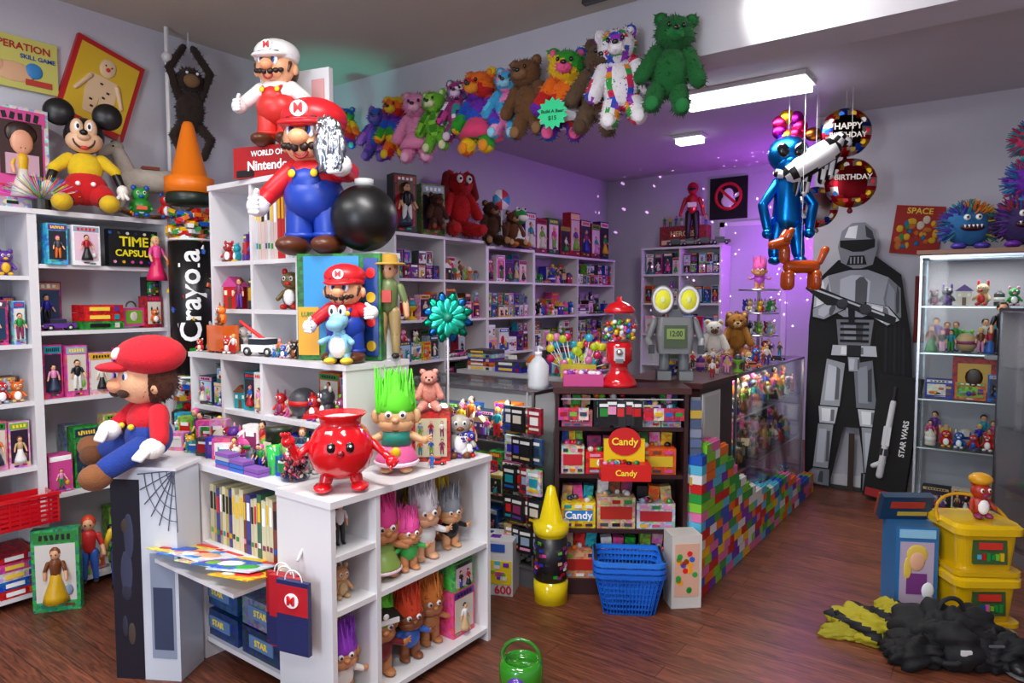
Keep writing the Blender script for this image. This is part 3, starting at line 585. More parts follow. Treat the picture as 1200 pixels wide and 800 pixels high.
for i in range(26):
    x=-3.17+i*.04; 
    for y in (1.66,1.57):
        b.push((x+R.uniform(-.015,.015),y+R.uniform(-.02,.02),.825),.5+R.uniform(-.4,.4)); k=R.random(); sz=1.25 if y>1.6 else .8
        if k<.4: hh=R.uniform(.05,.12)*sz; b.m=PR; b.box((0,0,hh/2),(.075,.05,hh),rc()); b.m=PL; b.box((0,-.026,hh/2),(.055,.003,hh*.6),rc()); b.box((0,-.028,hh*.75),(.04,.003,hh*.12),'f0f0f0')
        elif k<.62: fig(b,R.uniform(.08,.14)*sz)
        elif k<.78: critter(b,.1*sz)
        elif k<.93: odd(b,.1*sz)
        else: car(b,.1)
        b.pop()
b.done()
b=B('cassette_stack')
for i in range(3):
    for j in range(4-i): b.box((-2.52+i*.1,1.5,.832+j*.016),(.095,.05,.014),R.choice(['b8b8c8','8a5ab0','3a6ac8','c0a0b0']))
b.done()
b=B('lunch_tin'); b.lathe([(.05,0),(.05,.14),(.052,.14),(.052,.16),(.001,.165)],'2a3424',(-2.38,1.64,.825)); b.box((-2.38,1.588,.9),(.05,.004,.06),'e8e0c0'); b.done()
b=B('side_table_toys')
for i in range(18): b.push((-3.5+.015*i,2.14+R.uniform(-.05,.08),.825),.6+R.uniform(-.3,.3)); (fig if i%2 else critter)(b,R.uniform(.09,.16)); b.pop()
for i in range(6): b.push((-3.46+.04*i,1.88,.825),.6+R.uniform(-.3,.3)); (fig if i%2 else critter)(b,R.uniform(.07,.12)); b.pop()
b.done()
b=B('foil_pinwheel'); b.push((-1.98,2.22,1.42),.75); b.m=ME
for k in range(24):
    a=2*pi*k/24; r=.11 if k%2 else .085; b.sph((math.cos(a)*r*.55,-.01+.012*(k%2),math.sin(a)*r*.55),(r*.5,.006,.022),['28c8a0','1a9a78','40e0c0','2060a0'][k%4],8,5,rot=(0,-a,0))
b.m=PL; b.sph((0,-.03,0),.02,'14806a'); b.limb((0,0,0),(0,.01,-.59),.005,.005,'dddddd',6); b.done()
# tier contents
OC=(-3.22,1.74,0)
fill('toy_figurines',OC,0,.02,.26,.99,.22,.3,'box'); fill('assorted_toys',OC,0,.28,.57,.99,.22,.3,'mix'); fill('boxed_toys',OC,0,.6,1.11,.99,.22,.3,'crit')
fill('boxed_figures',OC,0,.02,.26,.826,.14,.3,'small'); fill('toy_cars',OC,0,.28,.57,.826,.14,.3,'car'); fill('toy_figurines',OC,0,.6,1.11,.826,.14,.3,'crit')
OT=(-3.22,1.86,0)
fill('toy_figurines',OT,0,.02,.33,1.68,.22,.18,'crit'); 
b=B('book_row'); b.push((-2.87,1.88,1.68)); books(b,.32,.33,.15,['d8d8d8','c02020','c8c8cc','b0b0b8','d8c0b8']); b.done()
fill('toy_figurines',OT,0,.02,.33,1.246,.16,.2,'crit'); fill('small_toys',OT,0,.02,.33,1.45,.2,.2,'fig')
b=B('dinosaur_toy'); b.push((-2.7,1.95,1.45),.5); critter(b,.19,'6a5a2a'); b.done()
b=B('toy_crane_truck'); b.push((-2.7,1.80,1.246),.2); car(b,.2,'f0f0f0'); b.limb((0,0,.07),(-.12,-.02,.15),.01,.008,'e02020'); b.done()
b=B('orange_crate_toy'); b.push((-3.02,1.79,1.246)); b.m=GL; b.box((0,0,.07),(.14,.08,.12),'e0641a'); b.m=PL; b.push((0,-.0,.13)); critter(b,.1,'f07a20'); b.pop(); b.done()
b=B('party_toys')
for i in range(14): b.push((-3.18+.04*i if i<8 else -2.6+.035*(i-8),1.77+R.uniform(-.01,.02),1.246),.5); (fig if i%2 else critter)(b,R.uniform(.05,.1)); b.pop()
b.done()
# Mario group
b=B('retail_display_box'); b.push((-2.78,1.97,2.055),.25); b.m=PL; b.box((0,0,.07),(.4,.2,.14),'a8141a'); b.box((.02,.08,.32),(.40,.03,.38),'dcdcde')
b.text('WORLD OF',.035,'ffffff',(0,-.103,.105)); b.text('Nintendo',.06,'ffffff',(0,-.103,.05)); b.box((-.13,-.102,.02),(.1,.003,.03),'111111')
for k,x in enumerate((-.12,.16)): b.box((x,.062,.36),(.07,.004,.2),'d8a0a0' if k else 'a0b0c8')
b.done()
b=B('plumber_figure'); b.push((-2.74,1.92,2.195),.5); mario(b,.48,'fafafa','f4f4f4','d8322c'); b.done()
b=B('video_game_character_box'); b.push((-2.25,1.845,1.246),.5); b.m=PR; b.box((0,.055,.22),(.36,.09,.44),'1f6a2c'); b.m=PL; b.box((-.03,.008,.26),(.24,.004,.34),'2a8ac8'); b.box((.14,.008,.22),(.06,.004,.4),'163f90'); b.box((-.13,.006,.12),(.09,.006,.2),'e0a020'); b.text('LUIGI',.025,'2f8a30',(-.13,.0,.19))
for k in range(4): b.disc((.14,.003,.06+k*.1),.02,.022,'e02020' if k%2 else 'f2c416')
b.box((-.181,.055,.2),(.003,.07,.3),'b8d0e0'); b.sph((-.183,.055,.3),(.003,.025,.04),'e02020',8,6); b.done()
b=B('plumber_figure'); b.push((-2.42,1.87,1.692),.45); mario(b,.66,arms=((-.33,-.12,.3),(.27,-.2,.52))); b.done()
b=B('black_bomb_ball'); b.m=PL; b.sph((-2.20,1.95,1.835),.138,'0a0a0b',32,20); b.lathe([(.04,0),(.04,.03)],'c0c0c0',(-2.20,1.95,1.965),16); b.done()
b=B('foil_wrapped_toy'); b.m=ME; b.push((-2.23,1.80,2.0)); b.cloth((0,0,.1),(.06,.04,.09),'b0b4bc',.35,6,1); b.cloth((.02,0,.03),(.04,.03,.05),'9aa0aa',.35,7,2); b.cloth((-.02,0,.18),(.045,.03,.04),'c8ccd4',.35,6,3); b.done()
b=B('plumber_figure'); b.push((-2.17,1.815,1.246),.55); mario(b,.40,arms=((-.33,-.1,.36),(.3,-.1,.5))); b.done()
b=B('small_dinosaur_figure'); b.push((-2.13,1.755,1.246),.5,.24); b.m=PL; y_='8cc8e4'
b.sph((0,0,.3),(.2,.18,.22),y_,16,10); b.sph((0,-.1,.28),(.15,.1,.18),'f6f6f6'); b.sph((0,-.05,.7),(.16,.16,.15),y_,16,10); b.sph((0,-.22,.64),(.14,.13,.11),y_,16,10); b.sph((0,-.02,.5),(.1,.1,.12),y_)
for x in (-1,1): b.sph((x*.08,-.1,.86),(.07,.06,.1),'ffffff'); b.sph((x*.075,-.155,.86),(.025,.015,.045),'101030',8,6); b.sph((x*.14,-.08,.05),(.1,.16,.06),'e8c030'); b.limb((x*.16,-.05,.42),(x*.26,-.16,.36),.04,.05,y_); b.limb((x*.1,0,.15),(x*.13,-.02,.08),.09,.07,y_)
for k in range(4): b.sph((0,.1+.02*k,.85-.1*k),(.03,.05,.05),'e04040',8,6)
b.limb((0,.15,.25),(0,.34,.3),.1,.03,y_); b.done()
b=B('cowboy_doll'); b.push((-2.115,2.0,1.25),.6); fig(b,.42,'6a7a4a','a89060','a88038'); b.push(sc=.42); b.lathe([(.18,.93),(.17,.95),(.1,.95),(.09,1.03),(.001,1.05)],'b8903a'); b.box((0,-.1,.62),(.1,.03,.12),'c03020'); b.pop(); b.done()
# ------------------------------------------------------------ crayon tube bank
b=B('giant_crayon_bank'); b.push((-3.61,1.97,.825),1.0); b.m=PL
r=.112
b.lathe([(r+.01,0),(r+.01,.06),(r,.07)],'1a1a1a',seg=28)
b.m=GL
for i in range(620):
    a=R.uniform(0,2*pi); q=r*.82*math.sqrt(R.uniform(.4,1)); z=R.uniform(.09,1.15)
    b.box((q*math.cos(a),q*math.sin(a),z),(.032*R.choice([1,2]),.032,.022),R.choice(['d01818','e8b80c','1558c0','229030','e06a10','e8e8e8']),rz=R.uniform(0,3),rx=R.uniform(-.5,.5))
b.m=CG; b.lathe([(r+.001,.06),(r+.001,1.2)],'ffffff',seg=28)
b.m=PL; b.lathe([(r+.003,.27),(r+.003,.98)],'08080a',seg=32); b.lathe([(r+.004,.25),(r+.004,.262)],'e8e8e8',seg=28); b.lathe([(r+.004,.985),(r+.004,.995)],'e8e8e8',seg=28)
b.lathe([(r+.004,1.18),(r+.008,1.2),(r+.008,1.23),(r,1.24)],'12241a',seg=28)
b.lathe([(r+.012,1.24),(r+.012,1.32),(r-.02,1.33),(.03,1.6),(.02,1.62),(.001,1.62)],'f07a12',seg=28)
def wraptext(b,t,size,col,rad,zc,sq=1):
    b.text(t,1,col); v=b.V.pop(); nf=len(_tx[t][1]); b.n-=len(v)
    b.F=b.F[:-nf]; b.c=b.c[:-nf]; b.mi=b.mi[:-nf]; b.sm=b.sm[:-nf]
    v0,f=_tx[t]; out=[]
    for x,y,z in v0:
        X=-y*size*sq; Z=x*size; a=X/rad; rr=rad+.0015+max(z,0)*.05; out.append((rr*math.sin(a),-rr*math.cos(a),zc+Z))
    b.add(np.array(out),f,col,False)
wraptext(b,'Crayola',.155,'f6f6f6',r+.004,.69,.95)
b.done()
# ------------------------------------------------------------ pedestal + plush
b=B('cardboard_pedestal'); b.push((-2.74,1.32,0),.53); b.m=PL; b.box((0,0,.42),(.27,.16,.84),'d0d6e0'); b.box((0,0,.845),(.285,.175,.012),'e6e6ea'); b.box((-.075,-.0805,.40),(.12,.003,.80),'1a1c28')
for k in range(6): b.sph((-.075+R.uniform(-.03,.03),-.0815,R.uniform(.1,.7)),(R.uniform(.01,.03),.002,R.uniform(.03,.1)),R.choice(['2c3040','3a4058','4a4038','20242e']),8,6)
b.box((.07,-.0805,.3),(.1,.003,.42),'8f9cb0'); b.box((.07,-.081,.25),(.08,.003,.25),'3a4560')
for k in range(7):
    a=-1.5+k*.26; b.limb((.133,-.085,.84),(.133+.15*math.sin(a),-.085,.84-.24*math.cos(a)),.002,.002,'4a5468',4)
for q in (.05,.1,.15,.2):
    for k in range(6):
        a=-1.5+k*.26; a2=a+.26; b.limb((.133+q*.62*math.sin(a),-.085,.84-q*math.cos(a)),(.133+q*.62*math.sin(a2),-.085,.84-q*math.cos(a2)),.0018,.0018,'4a5468',4)
b.done()
b=B('seated_plumber_plush'); b.push((-2.76,1.31,.855),.05,.5); b.m=FZ; rd='d0182a'; bl='1f3c90'; br='8a5530'
b.sph((0,0,.2),(.19,.17,.18),bl,18,12); b.sph((.0,0,.34),(.17,.15,.15),rd,18,12)
b.sph((-.02,-.03,.64),(.19,.18,.18),'eeb48c',20,14); b.fur=.022; b.sph((.05,.04,.64),(.18,.16,.17),'4a2412',16,10); b.fur=0
b.sph((-.08,-.2,.62),(.07,.065,.06),'f0aa80',14,10); b.sph((.03,.02,.85),(.27,.25,.15),rd,24,14,rot=(.1,.15,0)); b.sph((-.1,-.2,.76),(.17,.12,.04),rd,18,8); b.sph((-.04,-.21,.87),(.05,.03,.05),'f4f2ee',10,7,rot=(-.4,0,0))
for x in (-1,1):
    b.sph((-.03+x*.06,-.18,.69),(.03,.02,.045),'ffffff',10,7); b.sph((-.03+x*.06,-.197,.69),(.015,.01,.025),'1a3a8a',8,6)
    b.sph((-.06+x*.06,-.19,.56),(.07,.03,.035),'3a1c0c',10,7)
b.sph((.17,-.03,.6),(.03,.04,.05),'eeb48c'); b.limb((-.12,-.03,.14),(-.4,-.12,.06),.11,.09,bl,12); b.sph((-.56,-.16,.06),(.16,.1,.1),br,14,9,rot=(0,.2,.1)); b.sph((-.5,-.2,.02),(.14,.08,.09),'6a3d20',12,8)
b.limb((.1,-.1,.14),(.05,-.34,.02),.1,.09,bl,12); b.sph((.02,-.42,-.04),(.11,.12,.1),br,12,8); b.sph((.02,-.44,.0),(.03,.02,.03),'f0e8d0',8,6)
b.limb((.15,0,.4),(.3,-.08,.22),.075,.065,rd,10); b.sph((.3,-.14,.16),(.085,.09,.08),'f4f2ee'); b.limb((-.14,-.04,.4),(-.18,-.18,.28),.07,.06,rd,10); b.sph((-.12,-.24,.27),(.085,.08,.08),'f4f2ee')
for j in range(4): b.limb((.26+.03*j,-.2,.15),(.25+.03*j,-.25,.10),.022,.02,'f4f2ee',6); b.limb((-.14+.03*j,-.3,.27),(-.12+.03*j,-.34,.22),.022,.02,'f4f2ee',6)
for x in (-1,1): b.sph((x*.07-.02,-.165,.3),.025,'f0d030',8,6)
b.done()
b=B('carded_doll'); b.push((-3.66,1.28,0),r9*.6); boxed(b,.2,.4,.05,'2f9a60',True); b.done()
b=B('schoolboy_doll'); b.push((-3.7,1.60,0),r9*.6); fig(b,.42,'e8c830','3a5aa0','5a3018'); b.done()
b=B('rag_doll'); b.push((-3.74,1.46,.06),r9*.7); fig(b,.34,'d03030','3a6ac8','d04018'); b.done()
b=B('red_plastic_crate'); b.push((-3.72,1.19,.43),r9); b.m=GL
for k in range(6): b.box((0,-.04,.012+k*.022),(.24,.006,.012),'c81420')
for x in (-.12,-.08,-.04,0,.04,.08,.12): b.box((x,-.04,.07),(.008,.008,.14),'c81420')
b.box((0,.04,.005),(.24,.16,.01),'c81420'); b.box((0,.12,.07),(.24,.006,.14),'c81420'); b.box((-.12,.04,.07),(.006,.16,.14),'c81420'); b.box((.12,.04,.07),(.006,.16,.14),'c81420'); b.box((0,-.042,.14),(.26,.02,.015),'d81822'); b.done()
# ------------------------------------------------------------ hanging bears on the beam
rb=['c01818','e86a08','e8c010','2a9a28','1850c0','6a1fa8']
def rain(off=0,k=7): return lambda p:C(rb[int((p[2]*k+p[0]*3+off+10))%6])
def spots(bg,cs,n=9,sd=1):
    def f(p):
        q=(int(math.floor(p[0]*n+.5)),int(math.floor(p[1]*n)),int(math.floor(p[2]*n))); h=(q[0]*7+q[1]*13+q[2]*5+sd)%5
        return C(cs[(q[0]+q[2]*3+sd)%len(cs)]) if h<2 else C(bg)
    return f
bears=[(-3.84,2.55,2.85,rain(0),'40c0b0'),(-3.56,2.43,2.81,spots('4a3898',['7a4ac0','2a5ab8','a060c0'],8),'7a60b8'),(-3.34,2.42,2.85,rain(2,9),'e0c020'),(-3.15,2.37,2.84,'e08cb8','f0b4d4'),(-2.97,2.42,2.82,spots('6ab828',['3a8a18','90d040'],10),'e0e8b8'),
 (-2.81,2.46,2.85,spots('902a70',['e8e0f0','2a1a50','d04090','309090'],14,2),'e0c8e0'),(-2.63,2.36,2.88,rain(4,6),'e89020'),(-2.45,2.43,2.85,spots('3aa0d0',['e080b8','60c8f0','e8a0c0'],7,3),'90d0e8'),(-2.26,2.41,2.88,'6a4626','8a6440'),(-2.05,2.36,2.88,rain(1,5),'e85a90'),(-1.85,2.36,2.88,'5a4430','4e3a26'),
 (-1.67,2.38,2.91,spots('e8e4e8',['d02050','e89018','3050c0','30a040','9030b8'],13,4),'f0ecf0'),(-1.45,2.41,2.92,'0f6028','187838')]
for i,(x,z0,z1,c,mz) in enumerate(bears):
    b=B('teddy_bear'); b.push((x,3.26,z0),.25+R.uniform(-.2,.25),1,ry=R.uniform(-.12,.12)); bear(b,z1-z0,c,mz)
    b.m=FZ
    if i in (3,6,9): b.push(sc=z1-z0); b.lathe([(.27,.2),(.22,.3),(.15,.42)],['f090c0','e04070','e8e8f0'][(3,6,9).index(i)],seg=14); b.pop()
    b.m=PL; b.limb((0,.02,(z1-z0)*.9),(0,.1,(z1-z0)*.9+.02),.004,.004,'cccccc',5)
    b.done()
b=B('starburst_price_sign'); b.push((-1.99,3.06,2.47),.3); b.m=MT; b.poly([((.085 if k%2 else .066)*math.cos(k*pi/14),(.085 if k%2 else .066)*math.sin(k*pi/14)) for k in range(28)],'30d890'); b.text('Build A Bear',.024,'114433',(0,-.002,.01)); b.text('$15',.03,'114433',(0,-.002,-.025)); b.done()
# ------------------------------------------------------------ back-left shelving
O4=(-3.83,3.7,0); 
unit('bookcase',O4,r9,1.12,.3,2.01,[0,.56,1.12],[.06,.36,.68,1.0,1.33,1.66])
unit('bookcase',(-3.83,4.84,0),r9,.72,.3,1.97,[0,.72],[.06,.36,.68,1.0,1.33,1.66])
unit('bookcase',(-3.83,5.58,0),r9,1.66,.3,1.95,[0,.83,1.66],[.06,.36,.68,1.0,1.33,1.66])
sl=['mix','box','mix','small','mix','car','box','fig','mix','box','small','doll','mix','box','crit','mix']; k_=0
for (o,cs) in ((O4,[(0,.56),(.56,1.12)]),((-3.83,4.84,0),[(0,.72)]),((-3.83,5.58,0),[(0,.83),(.83,1.66)])):
    for (a,c_) in cs:
        for z in (.68,1.0,1.33,1.66):
            s_=sl[k_%16]; k_+=1; fill({'box':'boxed_toys','mix':'assorted_toys','small':'boxed_figures','doll':'boxed_dolls','car':'toy_cars','fig':'action_figures','crit':'toy_figurines'}[s_],o,r9,a+.02,c_-.02,z,.28,.28,s_)
unit('bookcase',(-3.5,7.3,0),0,.92,.3,2.08,[0,.46,.92],[.06,.4,.75,1.1,1.45,1.78])
for a in (0,.46):
    for z in (1.1,1.45,1.78): fill('boxed_figures',(-3.5,7.3,0),0,a+.02,a+.44,z,.26,.28,R.choice(['small','doll','box']))
b=B('boxed_doll_black'); b.push((-3.9,3.88,2.02),r9*.8); boxed(b,.2,.46,.12,'1c1a1c',True); b.box((0,-.004,.36),(.14,.004,.1),'6a3a2a'); b.push((0,-.03,.05)); fig(b,.34,'141414','d8d8d8','1a1a1a'); b.pop(); b.done()
b=B('boxed_brown_doll'); b.push((-3.9,4.2,2.02),r9*.8); boxed(b,.22,.42,.12,'6a7a3a',True); b.push((0,-.05,.05)); bear(b,.3,'4a2416','8a5030'); b.pop(); b.done()
b=B('red_dog_plush'); b.push((-3.88,4.5,2.02),r9*.75); bear(b,.58,'c01018','d0202a','sit',.004,'b01018'); b.m=FZ; b.push(sc=.58)
for x in (-1,1): b.limb((x*.19,0,.9),(x*.26,-.03,.62),.07,.06,'7a0a12'); b.sph((x*.075,-.19,.84),(.05,.03,.06),'ffffff'); b.sph((x*.075,-.22,.84),.02,'0a0a0a',8,6)
b.pop(); b.done()
b=B('monkey_plush'); b.push((-3.88,4.95,1.98),r9*.7); bear(b,.42,'4a2a18','a07a50','sit'); b.push((.22,0,0)); bear(b,.34,'6a3a1c','c8a070','sit'); b.pop(); b.done()
b=B('spiral_lollipop'); b.push((-3.8,5.0,2.4),r9*.8); b.lathe([(.001,-.012),(.09,-.01),(.095,0),(.09,.01),(.001,.012)],lambda p:C(['d03040','f0f0f0','3a9ad0'][int((math.atan2(p[2],p[0])+pi+ math.hypot(p[0],p[2])*60)/1.05)%3]),(0,0,.0),24,(pi/2,0,0)); b.limb((0,0,-.09),(0,0,-.42),.007,.007,'eeeeee',6); b.done()
b=B('dinosaur_plush'); b.push((-3.8,5.22,1.98),r9*.8,.4); b.m=FZ; b.sph((0,0,.3),(.24,.2,.28),'2f9a48',14,10); b.sph((0,-.12,.7),(.2,.24,.18),'2f9a48',14,10); b.sph((0,-.14,.28),(.17,.1,.22),'f0f0e8'); b.sph((0,-.3,.66),(.15,.08,.08),'f0f0e8')
for x in (-1,1): b.sph((x*.09,-.2,.86),.06,'ffffff'); b.sph((x*.09,-.25,.87),.025,'0a0a0a',8,6); b.sph((x*.18,-.18,.06),(.1,.16,.07),'c87030')
b.done()
b=B('boxed_action_figures')
for i,(y,h,c_) in enumerate([(5.55,.38,'182c60'),(5.75,.34,'902020'),(5.97,.36,'2a4a3a'),(6.2,.3,'902818'),(6.4,.46,'b01820'),(6.62,.4,'702818'),(6.85,.38,'8a2030'),(7.05,.42,'2a1c4a')]): b.push((-3.86,y,1.965),r9); boxed(b,.2,h,.1,c_,True); b.pop()
b.done()
b=B('boxed_playset'); b.push((-3.05,7.46,2.09)); b.m=PR; b.box((0,0,.12),(.55,.15,.22),'902830'); b.m=PL; b.text('HEROES',.08,'f0d8a0',(0,-.078,.14)); b.box((0,-.077,.05),(.5,.003,.05),'e8c0a0'); 
for i in range(8): b.push((-.25+.07*i,.0,.235)); fig(b,.12); b.pop()
b.done()
b=B('toy_trucks'); 
for i in range(4): b.push((-3.1+i*.17,7.33,2.09),.3); car(b,.2,['1a1a1c','6a6a70','202830','3a3a3c'][i]); b.pop()
b.done()
b=B('red_ranger_figure'); b.push((-2.92,7.34,2.16),.3); fig(b,.62,'b81820','1a1416','b81820','b81820'); b.push(sc=.62); b.sph((0,-.07,.88),(.07,.05,.03),'101010'); b.box((0,-.1,.6),(.16,.04,.08),'e8e0d8'); b.pop(); b.done()
b=B('ghost_movie_poster'); b.push((-2.62,7.635,2.62)); b.m=MT; b.box((0,0,0),(.42,.02,.46),'060508'); b.tor((0,-.012,.02),.14,.018,'d02028',24,6,(pi/2,0,0)); b.sph((0,-.012,.04),(.06,.008,.07),'f2f2f2'); b.sph((0,-.012,-.03),(.08,.008,.07),'f2f2f2'); b.sph((.1,-.012,.03),(.05,.008,.02),'f2f2f2',rot=(0,-.6,0)); b.box((0,-.022,.02),(.26,.008,.03),'d02028',ry=.75); b.done()
# ------------------------------------------------------------ counters
DW='33181a'
ca=math.atan2(.37,.55); OCn=(-1.83,2.85,0)
b=B('candy_display_shelf'); b.push(OCn,ca); W=.66; D=.22
b.b2((0,0,0),(.02,D,1.03),DW); b.b2((W-.02,0,0),(W,D,1.03),DW); b.b2((0,D-.015,0),(W,D,1.03),'2a1412')
for z in (.08,.34,.62,.86): b.b2((.02,.01,z-.02),(W-.02,D-.015,z),DW)
b.b2((-.01,-.015,1.03),(W+.01,D,1.06),'45221f'); b.b2((0.02,.01,0),(W-.02,.02,.06),DW); b.done()
def candyrow(name,z,h,kinds):
    b=B(name); b.push(OCn,ca); x=.03
    for (w,hh,c1,c2,t) in kinds:
        b.m=PR; b.box((x+w/2,.085,z+hh/2),(w*.96,.12,hh),c1); b.m=PL; b.box((x+w/2,.023,z+hh*.5),(w*.8,.004,hh*.4),c2)
        for q in range(3): b.box((x+w*(.2+.3*q),.0225,z+hh*.85),(w*.2,.004,hh*.12),rc()); b.box((x+w*(.2+.3*q),.0225,z+hh*.12),(w*.2,.004,hh*.1),rc())
        if t: b.text(t,min(w/len(t)*1.5,hh*.5),'ffffff' if c2!='ffffff' else 'c02030',(x+w/2,.019,z+hh*.5))
        b.m=GL
        for k in range(9): b.sph((x+w*R.uniform(.1,.9),.085+R.uniform(-.05,.05),z+hh+.008),(.018,.014,.016),rc(),6,5)
        if h-hh>.06:
            for k in range(3): b.m=PR; b.box((x+w*(.2+.3*k),.12,z+hh+.035),(w*.27,.05,.07),rc(),ry=R.uniform(-.1,.1))
        x+=w
    b.done()
candyrow('candy_boxes',.86,.16,[(.16,.08,'c86a88','b02058','Skor'),(.2,.14,'101012','1a1a20','HALF'),(.14,.11,'c8c0c0','b03040',''),(.1,.09,'b8b0c8','7a4aa0','')])
candyrow('candy_boxes',.62,.22,[(.12,.14,'c8b8a8','c02030',''),(.26,.11,'c81820','e0b010','Candy'),(.2,.13,'d05018','d0b028','')])
candyrow('candy_boxes',.34,.25,[(.18,.13,'e0b818','2a7ac0','Candy'),(.2,.16,'c8a880','b02818',''),(.2,.13,'b8b8c0','b02028','')])
candyrow('candy_boxes',.08,.22,[(.2,.14,'c88060','b02018',''),(.2,.12,'2a7ab8','e0b010',''),(.2,.14,'b8b8c0','2050a8','')])
b=B('candy_scoop_tray'); b.push(OCn,ca); b.m=PL; b.box((.34,-.06,.66),(.24,.12,.08),'d0201a'); b.box((.34,-.03,.75),(.2,.03,.12),'e8c010'); b.disc((.34,-.05,.8),.08,.07,'c82020'); b.text('Candy',.05,'ffe040',(.34,-.056,.8)); b.text('Candy',.04,'ffe040',(.34,-.123,.66)); b.box((.34,.0,.61),(.1,.08,.02),DW)
for k in range(14): b.sph((.34+R.uniform(-.1,.1),-.08+R.uniform(-.03,.02),.705),(.014,.012,.012),rc(),6,5)
b.done()
b=B('candy_bag_rack'); b.push(OCn,ca)
for i in range(5): b.push((.24+.04*i,-.018,.87+.01*(i%2)),R.uniform(-.2,.2)); b.m=PR; b.box((0,0,.06),(.06,.012,.13),R.choice(['101014','18181c','0c0c10'])); b.m=PL; b.box((0,-.007,.07),(.04,.003,.04),rc()); b.box((0,-.007,.105),(.045,.003,.015),'e8e8e8'); b.pop()
for i in range(7): b.push(((.04,.09,.14,.46,.51,.56,.61)[i],-.015,.9),R.uniform(-.2,.2)); b.m=PR; b.box((0,0,.03),(.05,.012,.06),R.choice(['c84880','c8c0c8','d0b8c0','b02040'])); b.m=PL; b.box((0,-.007,.03),(.035,.003,.02),rc()); b.pop()
b.box((.33,-.018,1.005),(.6,.006,.006),'aaaaaa'); b.done()
b=B('shop_counter'); b.b2((-1.75,3.44,0),(-1.31,3.95,1.03),DW); b.b2((-1.77,3.42,1.03),(-1.29,3.96,1.06),'45221f'); b.m=PL
b.b2((-1.308,3.46,.72),(-1.30,3.72,1.0),'d6d6d6'); b.b2((-1.30,3.48,.74),(-1.298,3.70,.98),'bfc6c2'); b.done()
showcase('glass_display_case',(-1.3,3.98,0),r9,1.6,.44,1.06,.12,(.45,.78),e=7,backc='6a5a5a')
fill('toy_figurines',(-1.33,3.98,0),r9,.04,1.56,.125,.3,.2,'crit'); fill('action_figures',(-1.33,3.98,0),r9,.04,1.56,.455,.28,.2,'fig'); fill('action_figures',(-1.33,3.98,0),r9,.04,1.56,.785,.22,.2,'fig'); fill('boxed_toys',(-1.5,3.98,0),r9,.04,1.56,.455,.28,.2,'mix')
b=B('toy_brick_wall'); bh=.048; LB=['c01414','154fb0','e8b80c','22903a','e06a10','d8d8d8','d86aa0','6a25a5','50b0d0','7ac030']
def prof(y): 
    if y<3.5: return .72+.05*math.sin((y-3.2)*9)
    if y<3.95: return .77-.32*(y-3.5)/.45
    if y<4.4: return .45-.15*(y-3.95)/.45
    return .30+.05*math.sin((y-4.4)*5)-.1*(y-4.4)
for row in range(17):
    y=3.24; first=True
    while y<5.6:
        w=R.choice([.064,.096,.128]) if not(first and row%2) else .064; first=False; w=min(w,5.62-y); z=row*bh
        if z+bh<=prof(y+w/2)+.01:
            c=R.choice(LB); b.box((-1.255,y+w/2,z+bh/2),(.075,w*.97,bh*.95),c)
            if z+2*bh>prof(y+w/2)-.12:
                for k in range(max(1,int(w/.032))):
                    for xx in (-.018,.018): b.cyl((-1.255+xx,y+.016+k*.032,z+bh*.98),.0105,.009,c,seg=7)
        y+=w
b.done()
b=B('keychain_strip_display'); b.push(OCn,ca)
for i in range(14): b.box((.70,.02+R.uniform(-.005,.005),.35+i*.048),(.055,.01,.04),R.choice(['5a6a90','8088a0','a04060','4a5a7a','c0a040','6aa0b0'])); 
b.box((.7,.03,.66),(.05,.008,.7),'7a8088'); b.box((.68,.03,.33),(.06,.02,.02),'7a8088'); b.done()
showcase('glass_display_case',(-2.95,2.84,0),0,1.0,.45,1.03,.1,(.42,.74),basec='5a5a5e',e=5)
for z,s_ in ((.105,'crit'),(.425,'small'),(.745,'fig')): fill('toy_figurines' if s_!='small' else 'boxed_figures',(-2.95,2.88,0),0,.03,.96,z,.22,.3,s_)
b=B('hanging_candy_bags')
for i in range(20): b.push((-2.06+.05*(i%4),2.80-.008*(i%3),.2+.155*(i//4)),R.uniform(-.1,.1)); b.m=PR; b.box((0,0,.07),(.085,.02,.13),R.choice(['101012','18181c','b8b8b8','901828','2a4a6a','1a3a20','a09060'])); b.m=PL; b.box((0,-.012,.07),(.05,.003,.04),rc()); b.box((0,-.012,.11),(.06,.003,.015),'e8e8e8'); b.box((0,-.012,.03),(.06,.003,.012),rc()); b.pop()
b.limb((-1.98,2.82,.2),(-1.98,2.82,1.02),.006,.006,'aaaaaa',6); b.done()
b=B('service_table'); b.b2((-3.0,3.45,1.0),(-1.9,3.75,1.03),'c8c8cc'); b.b2((-3.0,3.47,0),(-1.9,3.49,1.0),'8a8a90'); b.b2((-3.0,3.49,0),(-2.97,3.74,1.0),'8a8a90'); b.b2((-1.93,3.49,0),(-1.9,3.74,1.0),'8a8a90'); b.done()
fill('lollipops_and_candy',(-2.95,3.48,0),0,.0,1.0,1.03,.18,.28,'mix')
b=B('lollipop_stand'); b.push((-2.0,3.36,1.05),.5); b.m=PL; b.box((0,0,.04),(.2,.1,.08),'d8c030'); b.m=GL
for i in range(40): x=R.uniform(-.17,.17); z=R.uniform(.08,.24); yy=R.uniform(-.05,.05); b.sph((x,yy,z),(.024,.01,.024),R.choice(['b8d010','e0d020','d02050','30b0d0','e080b0']),10,6); b.limb((x*.6,yy*.5,.06),(x,yy,z-.02),.0025,.0025,'ffffff',4)
b.done()
